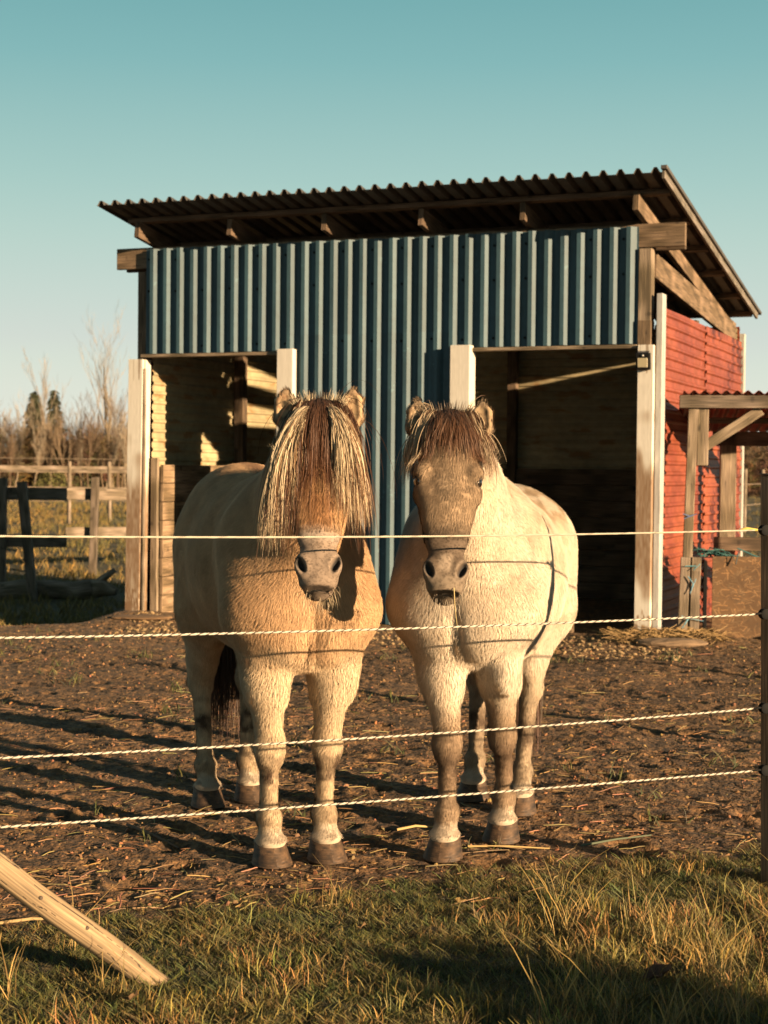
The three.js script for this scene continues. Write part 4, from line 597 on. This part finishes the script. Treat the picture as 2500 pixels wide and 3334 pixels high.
  const tl = out(); for (let i = 0; i < 620; i++) { const an = r() * 6.28, rad = Math.sqrt(r()), len = .62 + r() * .30, q0 = V(b.shift + .02 * Math.cos(an) * rad, 1.13 + b.dy - .05 * r(), -1.27), pts = []; for (let k = 0; k <= 10; k++) { const f = k / 10, w = Math.sin(Math.min(1, f * 1.5) * 1.57) * .062 * rad; pts.push(V(q0.x + Math.cos(an) * w + .01 * n3(f * 3, i, 1), q0.y - len * f ** 1.15, q0.z - .075 * Math.sin(Math.min(1, f * 2.2) * 1.57) + Math.sin(an) * w * .6)); } ribbon(tl, pts, .005, o.tail[0].map(q => q * (.7 + .6 * r())), o.tail[1].map(q => q * (.7 + .6 * r())), r); } hairMesh('tail', tl, t);
  // whiskers and chin hair
  const wh = out(); for (let i = 0; i < 120; i++) { const s = r() < .5 ? -1 : 1, p = V(...H(s * r() * .05, .56 + r() * .06, -.05 - r() * .05 + .05 * (i % 3 == 0))); ribbon(wh, strand(p, V((r() - .5) * .8 * s, -.6, .3 * (r() - .2)), .02 + r() * .035, 4, .25, .1), .0012, o.whisker, o.whisker, r); } hairMesh('chin_hair', wh, t);
  return { t, H, field, gradient, headOf };
}
// dun coats; all colours are what the hair itself is
const blotch = (p, f, s = 0) => fbm3(p.x * f + s, p.y * f, p.z * f);
const legBands = (p, hooves, base, band, pale) => { // knee bars, pale pastern, by height and leg
  let c = base; const w = .02 * n3(p.x * 20, p.y * 20, p.z * 20); const y = p.y + w; const bars = smooth(.065, .02, Math.abs(y - .325)) * 1.0 + smooth(.028, .01, Math.abs(y - .20)) * .55 + smooth(.03, .01, Math.abs(y - .15)) * .45 + smooth(.025, .008, Math.abs(y - .42)) * .35; c = mix3(c, band, clamp(bars * (.72 + .9 * blotch(p, 14)))); c = mix3(c, pale, smooth(.14, .105, y) * .85); return c;
};
const tanHorse = makeHorse({
  seed: 101, label: 'tan dun horse on the left, long two-coloured forelock hanging over its face', at: [-.275, 5.545], turn: .30, density: 24000,
  body: { w: .90, h: 1.0, by: .985, shift: 0, dy: 0 },
  front: [[-.372, 5.508], [-.186, 5.575]], hind: [[-.69, 6.454], [-.530, 6.571]],
  poll: [-.212, 1.522, 5.21], nose: [-.198, .985, 4.95], headYaw: .03, headTilt: .02,
  lid: [.16, .11, .07], whisker: [.42, .32, .20], tail: [[.030, .018, .010], [.075, .032, .014]],
  colour(p, [x, s, m]) {
    const f = blotch(p, 5), head = s > -.16 && s < .66 && m > -.14 && Math.abs(x) < .15 && p.y > .92;
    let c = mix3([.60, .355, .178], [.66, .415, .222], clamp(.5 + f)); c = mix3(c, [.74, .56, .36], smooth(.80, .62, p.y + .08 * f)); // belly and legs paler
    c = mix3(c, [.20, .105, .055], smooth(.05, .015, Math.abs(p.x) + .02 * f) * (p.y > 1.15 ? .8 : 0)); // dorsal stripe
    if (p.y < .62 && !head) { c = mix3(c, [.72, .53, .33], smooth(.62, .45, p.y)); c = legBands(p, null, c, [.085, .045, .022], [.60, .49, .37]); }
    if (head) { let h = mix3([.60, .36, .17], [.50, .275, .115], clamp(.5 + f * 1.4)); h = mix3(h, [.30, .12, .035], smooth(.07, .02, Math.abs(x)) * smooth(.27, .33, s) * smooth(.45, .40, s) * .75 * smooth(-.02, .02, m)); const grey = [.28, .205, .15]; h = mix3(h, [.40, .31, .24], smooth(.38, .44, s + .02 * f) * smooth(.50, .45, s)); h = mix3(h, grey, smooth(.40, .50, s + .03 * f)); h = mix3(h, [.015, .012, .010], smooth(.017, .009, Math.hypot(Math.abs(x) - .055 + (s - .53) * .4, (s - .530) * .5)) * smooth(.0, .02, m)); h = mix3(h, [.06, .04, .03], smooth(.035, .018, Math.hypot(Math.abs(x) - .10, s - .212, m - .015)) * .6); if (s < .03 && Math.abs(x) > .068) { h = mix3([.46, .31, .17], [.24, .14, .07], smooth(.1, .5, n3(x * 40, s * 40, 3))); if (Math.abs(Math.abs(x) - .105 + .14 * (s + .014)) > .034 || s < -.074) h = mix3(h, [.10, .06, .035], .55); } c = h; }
    return c;
  },
  forelock(out, { H, l, a, n, strand, r }) {
    for (let k = 0; k < 150; k++) {
      const u = r() * 2 - 1, dark = Math.abs(u - .02) < .30, lockLen = (dark ? .54 : .36 + .05 * Math.abs(u)) * (.55 + .50 * r()) * (u < 0 ? 1.08 : .92), swing = (r() - .5) * .25, warm = r();
      const lateral = dark ? u * 1.0 - .05 + swing * .6 : Math.sign(u) * (.12 + .62 * Math.abs(u)) + swing * .7 - .04;
      for (let q = 0; q < 58; q++) {
        const j = (r() - .5) * .10, fr = smooth(.2, .6, Math.abs(u)), s0 = lerp(-.05, .005, fr) + r() * .06, root = V(...H((u + j) * .056, s0, lerp(-.07, .02, fr) + .06 * r())), dir = l.clone().multiplyScalar((lateral + j * 1.2) * .9).addScaledVector(n, .55 + .25 * r()).addScaledVector(V(0, 1, 0), -.05 - .3 * Math.abs(u)), br = .8 + .4 * r();
        let c0, c1; if (dark || (warm > .88 && r() < .7)) { c0 = [.040 * br, .019 * br, .009 * br]; c1 = [.16 * br, .058 * br, .018 * br]; } else if (warm > .72) { c0 = [.26 * br, .15 * br, .07 * br]; c1 = [.34 * br, .18 * br, .075 * br]; } else { c0 = [.58 * br, .46 * br, .30 * br]; c1 = [.74 * br, .56 * br, .34 * br]; }
        ribbon(out, strand(root, dir, lockLen * (.60 + .50 * r()), 12, .40, .12), .0018, c0, c1, r);
      }
    }
  },
  mane(out, { strand, r, neck, l, H, n }) {
    const c = new THREE.CatmullRomCurve3(neck);
    for (let i = 0; i < 1300; i++) { const q = r(), p = c.getPoint(q), u = r() * 2 - 1, dark = Math.abs(u) < .33, br = .7 + .6 * r(), pts = []; p.addScaledVector(l, u * .035); const up = V(u * .35 + (r() - .5) * .3, 1, .25 * (r() - .3)).normalize(), len = (.045 + .05 * r()) * (.6 + .4 * Math.sin(q * 3.1)); for (let k = 0; k < 5; k++) pts.push(p.clone().addScaledVector(up, -.03 + (len + .03) * k / 4).add(V(u * .02 * (k / 4) ** 2, 0, .01 * (k / 4) ** 2))); const cc = dark ? [.06 * br, .032 * br, .016 * br] : [.52 * br, .42 * br, .27 * br]; ribbon(out, pts, .0032, cc, cc, r); }
    for (let i = 0; i < 900; i++) { const u = r() * 2 - 1, p = V(...H(u * .062, -.012 + .02 * r(), -.05 + .05 * r())), up = V(u * .7 + (r() - .5) * .6, 1, .15).normalize(), pts = [], br = .7 + .6 * r(), len = .045 + .045 * r(); for (let k = 0; k < 4; k++) pts.push(p.clone().addScaledVector(up, -.015 + (len + .015) * k / 3)); const cc = Math.abs(u) < .22 ? [.07 * br, .04 * br, .02 * br] : [.50 * br, .40 * br, .26 * br]; ribbon(out, pts, .003, cc, cc, r); }
  },
});
const creamHorse = makeHorse({
  seed: 202, label: 'pale cream horse on the right, grey face and short dark forelock', at: [.285, 5.72], turn: -.26, density: 24000,
  body: { w: .85, h: .95, by: .945, shift: -.015, dy: -.075, elbow: .84, front: 1.12 },
  front: [[.219, 5.618], [.440, 5.896]], hind: [[.372, 6.642], [.545, 6.38]],
  poll: [.213, 1.497, 5.37], nose: [.194, .955, 5.10], headYaw: -.04, headTilt: -.01,
  lid: [.07, .05, .035], whisker: [.40, .33, .24], tail: [[.030, .018, .010], [.09, .04, .018]],
  colour(p, [x, s, m]) {
    const f = blotch(p, 5, 9), head = s > -.16 && s < .66 && m > -.13 && Math.abs(x) < .15 && p.y > .90;
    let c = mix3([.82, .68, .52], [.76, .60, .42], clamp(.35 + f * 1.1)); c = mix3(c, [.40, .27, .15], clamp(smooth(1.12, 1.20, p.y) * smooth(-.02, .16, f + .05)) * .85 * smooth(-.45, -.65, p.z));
    const spot = Math.hypot(p.x - .235, p.y - 1.15, p.z + .42); c = mix3(c, [.34, .24, .15], smooth(.05, .015, spot + .02 * f) * .5);
    if (p.y < .66 && !head) { const fr = p.z > -.45; c = mix3(c, fr ? [.46, .32, .20] : [.55, .42, .28], smooth(.60, .44, p.y + .05 * f)); c = legBands(p, null, mix3(c, [.21, .13, .075], smooth(.46, .34, p.y) * smooth(.19, .26, p.y) * (fr ? .8 : .4)), [.12, .072, .04], [.66, .54, .41]); }
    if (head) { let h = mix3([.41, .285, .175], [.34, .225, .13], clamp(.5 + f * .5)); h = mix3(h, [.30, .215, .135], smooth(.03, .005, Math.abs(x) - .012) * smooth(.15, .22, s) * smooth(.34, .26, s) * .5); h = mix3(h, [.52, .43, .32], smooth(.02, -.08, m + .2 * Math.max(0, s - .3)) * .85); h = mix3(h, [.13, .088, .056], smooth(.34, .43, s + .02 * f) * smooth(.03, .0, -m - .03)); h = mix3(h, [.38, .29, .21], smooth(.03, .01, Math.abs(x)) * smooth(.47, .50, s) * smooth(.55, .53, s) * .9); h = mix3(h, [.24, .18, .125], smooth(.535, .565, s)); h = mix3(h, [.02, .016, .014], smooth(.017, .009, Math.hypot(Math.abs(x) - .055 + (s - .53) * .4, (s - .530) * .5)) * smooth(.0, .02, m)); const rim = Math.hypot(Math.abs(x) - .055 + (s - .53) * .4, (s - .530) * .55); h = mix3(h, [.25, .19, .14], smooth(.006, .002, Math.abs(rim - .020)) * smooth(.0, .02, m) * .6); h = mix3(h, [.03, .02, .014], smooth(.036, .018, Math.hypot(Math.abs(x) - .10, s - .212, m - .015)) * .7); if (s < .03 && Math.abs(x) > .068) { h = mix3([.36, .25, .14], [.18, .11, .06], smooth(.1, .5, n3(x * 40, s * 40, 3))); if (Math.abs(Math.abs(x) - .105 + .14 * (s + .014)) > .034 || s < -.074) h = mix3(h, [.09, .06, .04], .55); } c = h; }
    return c;
  },
  forelock(out, { H, l, a, n, strand, r }) {
    for (let k = 0; k < 130; k++) {
      const u = r() * 2 - 1, dark = Math.abs(u - .06) < .66, lockLen = (dark ? .20 : .20) * (.65 + .45 * r()), swing = (r() - .5) * .35;
      const lateral = dark ? u * .55 + .12 + swing : Math.sign(u) * (.35 + .45 * Math.abs(u)) + swing * .6;
      for (let q = 0; q < 44; q++) {
        const j = (r() - .5) * .10, root = V(...H((u + j) * .056, -.05 + r() * .075, -.065 + .085 * r())), dir = l.clone().multiplyScalar((lateral + j) * .9).addScaledVector(n, .6 + .25 * r()).addScaledVector(V(0, 1, 0), -.02 - .3 * Math.abs(u)), br = .65 + .7 * r();
        let c0, c1; if (dark) { c0 = [.030 * br, .016 * br, .009 * br]; c1 = [.17 * br, .07 * br, .026 * br]; } else { c0 = [.32 * br, .22 * br, .13 * br]; c1 = [.55 * br, .42 * br, .27 * br]; }
        ribbon(out, strand(root, dir, lockLen * (.7 + .4 * r()), 10, .40, .16), .0019, c0, c1, r);
      }
    }
  },
  mane(out, { strand, r, neck, l, H }) {
    const c = new THREE.CatmullRomCurve3(neck);
    for (let i = 0; i < 1100; i++) { const q = r(), p = c.getPoint(q), u = r() * 2 - 1, dark = Math.abs(u) < .4, br = .7 + .6 * r(), pts = []; p.addScaledVector(l, u * .035); const up = V(u * .45 + (r() - .5) * .35, 1, .25 * (r() - .3)).normalize(), len = (.04 + .045 * r()); for (let k = 0; k < 5; k++) pts.push(p.clone().addScaledVector(up, -.03 + (len + .03) * k / 4).add(V(u * .02 * (k / 4) ** 2, 0, 0))); const cc = dark ? [.05 * br, .028 * br, .015 * br] : [.48 * br, .38 * br, .26 * br]; ribbon(out, pts, .0032, cc, cc, r); }
    for (let i = 0; i < 900; i++) { const u = r() * 2 - 1, p = V(...H(u * .058, -.012 + .02 * r(), -.05 + .05 * r())), up = V(u * .7 + (r() - .5) * .6, 1, .15).normalize(), pts = [], br = .7 + .6 * r(), len = .045 + .045 * r(); for (let k = 0; k < 4; k++) pts.push(p.clone().addScaledVector(up, -.015 + (len + .015) * k / 3)); const cc = Math.abs(u) < .5 ? [.08 * br, .045 * br, .022 * br] : [.42 * br, .33 * br, .22 * br]; ribbon(out, pts, .003, cc, cc, r); }
  },
});
{ // a stalk of hay hanging from the cream horse's lips
  const p = creamHorse.t.localToWorld(V(...creamHorse.H(.028, .60, .03))); tag(mesh('hay_stalk', limb([[p.x, p.y + .01, p.z], [p.x + .003, p.y - .05, p.z + .012], [p.x + .012, p.y - .12, p.z + .014]], [.0016, .0014, .001], 5), std({ color: lin(.55, .42, .18) }), scene), 'thin hay stalk hanging from the mouth of the cream horse', 'straw');
}
// ---------------------------------------------------------------- grass, straw, clods
function blades(seed, n, hMin, hMax, rad, width, bend, dryShare) { const r = rng(seed), out = { pos: [], col: [], idx: [] }; for (let k = 0; k < n; k++) { const an = r() * 6.28, q = Math.sqrt(r()) * rad, b = V(Math.cos(an) * q, -.01, Math.sin(an) * q), h = lerp(hMin, hMax, r()), d = V((r() - .5) * bend, 1, (r() - .5) * bend), e = V((r() - .5) * bend * 1.3, -.25 * r(), (r() - .5) * bend * 1.3), t = .55 + .9 * r(), dry = r() < dryShare, c0 = dry ? [1.4 * t, 1.15 * t, .8 * t] : [.75 * t, .85 * t, .7 * t], c1 = dry ? [1.85 * t, 1.6 * t, 1.2 * t] : [1.05 * t, 1.1 * t, .8 * t]; ribbon(out, [0, .35, .7, 1].map(f => b.clone().addScaledVector(d, h * f).addScaledVector(e, h * f * f)), width * (.7 + .6 * r()), c0, c1, r); } const g = new THREE.BufferGeometry(); g.setAttribute('position', new THREE.Float32BufferAttribute(out.pos, 3)); g.setAttribute('color', new THREE.Float32BufferAttribute(out.col, 3)); g.setIndex(out.idx); g.computeVertexNormals(); return g; }
const grassMat = new THREE.MeshPhysicalMaterial({ color: lin(1, 1, 1), vertexColors: true, roughness: .8, side: THREE.DoubleSide, transmission: .25, thickness: 0 });
function scatter(name, label, category, g, mat, spots) { const im = shadows(new THREE.InstancedMesh(g, mat, spots.length)), m4 = new THREE.Matrix4(), c = new THREE.Color(); im.name = numbered(name); spots.forEach(([p, q, s, col], i) => { im.setMatrixAt(i, m4.compose(p, q, s)); im.setColorAt(i, c.setRGB(...col)); }); scene.add(tag(im, label, category, null, 'stuff')); return im; }
const turnY = (a, x = 0, z = 0) => new THREE.Quaternion().setFromEuler(new THREE.Euler(x, a, z, 'YXZ'));
{
  const r = rng(71), short = [], dry = [], tall = [], field = [];
  const at = (x, D) => V(x, groundHeight(x, D), -D);
  for (let i = 0; i < 40000 && short.length < 12500; i++) { const x = -1.75 + r() * 3.9, D = 3.3 + r() * 2.6; if (D < 3.3 || turf(x, D) < r() * .9 + .08) continue; const f = fbm2(x * 2.2, D * 2.2, 3), s = .75 + .6 * r() + .3 * f; short.push([at(x, D), turnY(r() * 6.28), V(s, s * (.8 + .5 * r()), s), mix3([.12, .12, .022], [.21, .155, .045], clamp(.5 + 1.2 * f)).map(q => q * (.75 + .5 * r()))]); }
  scatter('grass', 'short green turf in front of the rope fence', 'grass', blades(1, 24, .010, .036, .032, .0019, 1.0, .2), grassMat, short);
  for (let i = 0; i < 9000 && dry.length < 1100; i++) { const x = -1.75 + r() * 3.9, D = 3.3 + r() * 2.2, zone = smooth(.05, .35, fbm2(x * 1.1 + 3, D * 1.3, 3) + .55 * smooth(.0, .8, x) * smooth(5.1, 4.6, D - .25 * x) + .25 * smooth(4.5, 4.0, D) - .12); if (turf(x, D) < .6 || r() > zone) continue; const s = .7 + .7 * r(); dry.push([at(x, D), turnY(r() * 6.28), V(s, s, s), mix3([.30, .21, .08], [.20, .175, .045], r()).map(q => q * (.8 + .5 * r()))]); }
  scatter('dry_grass', 'taller yellowed grass tufts in the foreground', 'grass', blades(2, 16, .03, .085, .035, .0023, .9, .45), grassMat, dry);
  for (let i = 0; i < 6000 && tall.length < 120; i++) { const x = -1.5 + r() * 3.5, D = 3.6 + r() * 1.7, zone = .9 * smooth(.25, .8, x) * smooth(4.9, 4.4, D - .25 * x) + .06 + .5 * Math.exp(-(((x + .55) / .13) ** 2 + ((D - 4.2) / .1) ** 2)); if (turf(x, D) < .7 || r() > zone) continue; const s = .7 + .6 * r(); tall.push([at(x, D), turnY(r() * 6.28), V(s, s, s), mix3([.38, .28, .12], [.24, .20, .06], r())]); }
  scatter('tall_dry_grass', 'long pale dry grass stalks at the lower right', 'grass', blades(3, 10, .08, .23, .03, .0022, .6, .75), grassMat, tall);
  for (let i = 0; i < 90; i++) { const d = 5.6 + r() * 8, x = (r() - .5) * d * .6, s = .5 + .6 * r(); tall; field.push([at(x, d), turnY(r() * 6.28), V(s, s * .7, s), [.10, .105, .025]]); }
  for (let i = 0; i < 5200; i++) { const D = 15.5 + Math.pow(r(), 2) * 70, x = -2.9 - r() * (1 + D * .27), s = .45 + r() * .6 + D * .014; if (turf(x, D) < .5) continue; field.push([at(x, D), turnY(r() * 6.28), V(s, s * (.7 + .6 * r()), s), mix3([.34, .22, .065], [.20, .165, .04], clamp(.5 + fbm2(x * .2, D * .2, 2) * 1.5 + .3 * (r() - .5)))]); }
  for (let i = 0; i < 1500; i++) { const D = 16 + Math.pow(r(), 2) * 70, x = 3.8 + r() * (1 + D * .22), s = .45 + r() * .6 + D * .014; field.push([at(x, D), turnY(r() * 6.28), V(s, s * .9, s), mix3([.24, .16, .05], [.14, .12, .03], r())]); }
  scatter('field_grass', 'yellow-green grass of the field behind the paddock', 'grass', blades(4, 14, .05, .15, .09, .008, .9, .3), grassMat, field);
  // straw litter
  const straw = limb([[-.5, 0, 0], [-.2, .02, .03], [.2, .015, -.02], [.5, 0, .02]], [.016, .017, .017, .014], 4), list = [];
  for (let i = 0; i < 9000; i++) { const D = 4.9 + Math.pow(r(), 1.5) * 9.2, x = (r() - .5) * (D * .62 + .4); if (turf(x, D) > .5 && r() < .85) continue; const dens = clamp(.55 + 1.1 * fbm2(x * .9, D * .9, 3) + .35 * smooth(6.6, 5.2, D) - .3 * smooth(8, 11, D)); if (r() > dens) continue; const L = .02 + .10 * Math.pow(r(), 2.2) + (r() < .015 ? .14 : 0), w = Math.min(.11, L * 1.2) * (.6 + .7 * r()), p = at(x, D); p.y += .003 + .006 * r(); list.push([p, turnY(r() * 6.28, 0, (r() - .5) * .35), V(L, w, w), mix3([.44, .28, .115], [.24, .14, .06], Math.pow(r(), .8)).map(q => q * (.75 + .5 * r()))]); }
  for (let i = 0; i < 420; i++) { const x = 2.25 + (r() - .5) * .9, D = 12.75 + (r() - .3) * .5, p = at(x, D); p.y += .01 + .03 * r(); list.push([p, turnY(r() * 6.28, 0, (r() - .5) * .8), V(.12 + .2 * r(), .12, .12), mix3([.45, .29, .11], [.30, .18, .07], r())]); }
  scatter('straw', 'scattered straw and hay stalks trodden into the paddock', 'straw', straw, std({ roughness: .75 }), list);
  // crumbs of earth and chips
  const clod = new THREE.IcosahedronGeometry(1, 1), q = clod.attributes.position; for (let i = 0; i < q.count; i++) { const v = V().fromBufferAttribute(q, i), k = 1 + .35 * n3(v.x * 1.7, v.y * 1.7, v.z * 1.7); q.setXYZ(i, v.x * k, v.y * k, v.z * k); } clod.computeVertexNormals();
  const cl = []; for (let i = 0; i < 9000; i++) { const D = 4.9 + Math.pow(r(), 1.3) * 9.5, x = (r() - .5) * (D * .62 + .4); if (turf(x, D) > .6) continue; const s = (.002 + .0045 * Math.pow(r(), 3)) * (1 + D * .03), p = at(x, D); cl.push([p, turnY(r() * 6.28, r() * 3, r() * 3), V(s * (1 + r()), s * (.5 + .4 * r()), s * (1 + r() * .6)), mix3([.36, .19, .08], [.24, .125, .052], r()).map(z => z * (.8 + .4 * r()))]); }
  for (let i = 0; i < 1500; i++) { const x = -2.2 + r() * 4.4, D = 14.6 - (x + 2.1) * .40 - r() * 1.3, s = .006 + .010 * r(), p = at(x, D); cl.push([p, turnY(r() * 6.28, r(), r()), V(s * 1.6, s * .5, s), mix3([.46, .32, .16], [.30, .19, .09], r())]); }
  scatter('earth_clods', 'crumbs of earth and chips of wood over the paddock', 'earth', clod, std({ roughness: .95 }), cl);
}
// single fallen leaves, twigs and stalks that can be told apart
function deadLeaf(label, x, D, s, turn, col) { const g = new THREE.PlaneGeometry(1, 1, 8, 8), p = g.attributes.position; for (let i = 0; i < p.count; i++) { const u = p.getX(i) * 2, v = p.getY(i) * 2, lobes = .62 + .24 * Math.cos(Math.atan2(v, u) * 5) , k = Math.max(Math.abs(u), Math.abs(v)), rr = Math.hypot(u, v) || 1; const f = k / rr * lobes; p.setXYZ(i, u * f * s, .25 * s * (u * u - .3 * v + .3 * Math.sin(u * 4 + v * 3)) + .6 * s * Math.max(0, v), v * f * s * .9); } g.computeVertexNormals(); const top = g, m = std({ color: lin(...col), map: grime, side: THREE.DoubleSide, roughness: .8 }); const t = thing('dead_leaf', label, 'leaf', [x, groundHeight(x, D) + .02, -D], turn, 'fallen leaves in the grass'); mesh('blade', top, m, t); mesh('stalk', limb([[0, 0, 0], [.1 * s, -.1 * s, -.8 * s], [.15 * s, 0, -1.5 * s]], [.0015, .0012, .001], 4), m, t); return t; }
deadLeaf('curled yellow-brown leaf standing in the grass below the cream horse', .245, 4.98, .030, .4, [.55, .36, .12]);
deadLeaf('small pale leaf in the grass below the tan horse', -.055, 4.70, .022, 1.2, [.50, .30, .13]);
deadLeaf('large reddish brown leaf in the long grass at the lower right', .73, 4.26, .050, 2.3, [.24, .10, .045]);
deadLeaf('brown leaf at the bottom edge left of the pole foot', -.62, 4.03, .03, .9, [.35, .20, .09]);
function stick(label, a, b, rad, col, name = 'straw_stalk', cat = 'straw') { const y = q => groundHeight(q[0], q[1]) + rad + .006, m = [(a[0] + b[0]) / 2, (a[1] + b[1]) / 2]; return tag(mesh(name, limb([[a[0], y(a), -a[1]], [m[0], Math.max(y(m), (y(a) + y(b)) / 2) + .004, -m[1]], [b[0], y(b), -b[1]]], [rad, rad * .95, rad * .7], 6), std({ color: lin(...col), roughness: .8 }), scene), label, cat, 'single stalks and twigs lying on the ground'); }
stick('long pale straw lying in front of the cream horse', [.31, 5.75], [.60, 5.74], .0035, [.58, .40, .16]);
stick('short pale stick in the grass left of the slanting pole', [-1.16, 4.74], [-.90, 4.80], .005, [.50, .34, .15]);
stick('dull green twine end lying right of the cream horse', [.72, 5.80], [1.0, 5.98], .004, [.10, .12, .07], 'twine_end', 'twine');
stick('brown twig half buried between the horses and the pole', [-.95, 6.05], [-.72, 5.75], .006, [.16, .10, .06], 'twig', 'twig');
stick('pale straw beside the nearest hoof of the cream horse', [.06, 6.02], [.20, 6.08], .005, [.55, .38, .15]);
leafyTree({ name: 'low_shrub', label: 'low dense shrub right of the picture shading the foreground grass', x: 4.35, D: .88, h: 1.05, w: .8, r: .02, clumps: 110, leaves: 40, leaf: .032, c0: [.07, .08, .025], c1: [.14, .10, .04], seed: 91, cat: 'shrub', stems: 9 });
renderer.render(scene, camera);
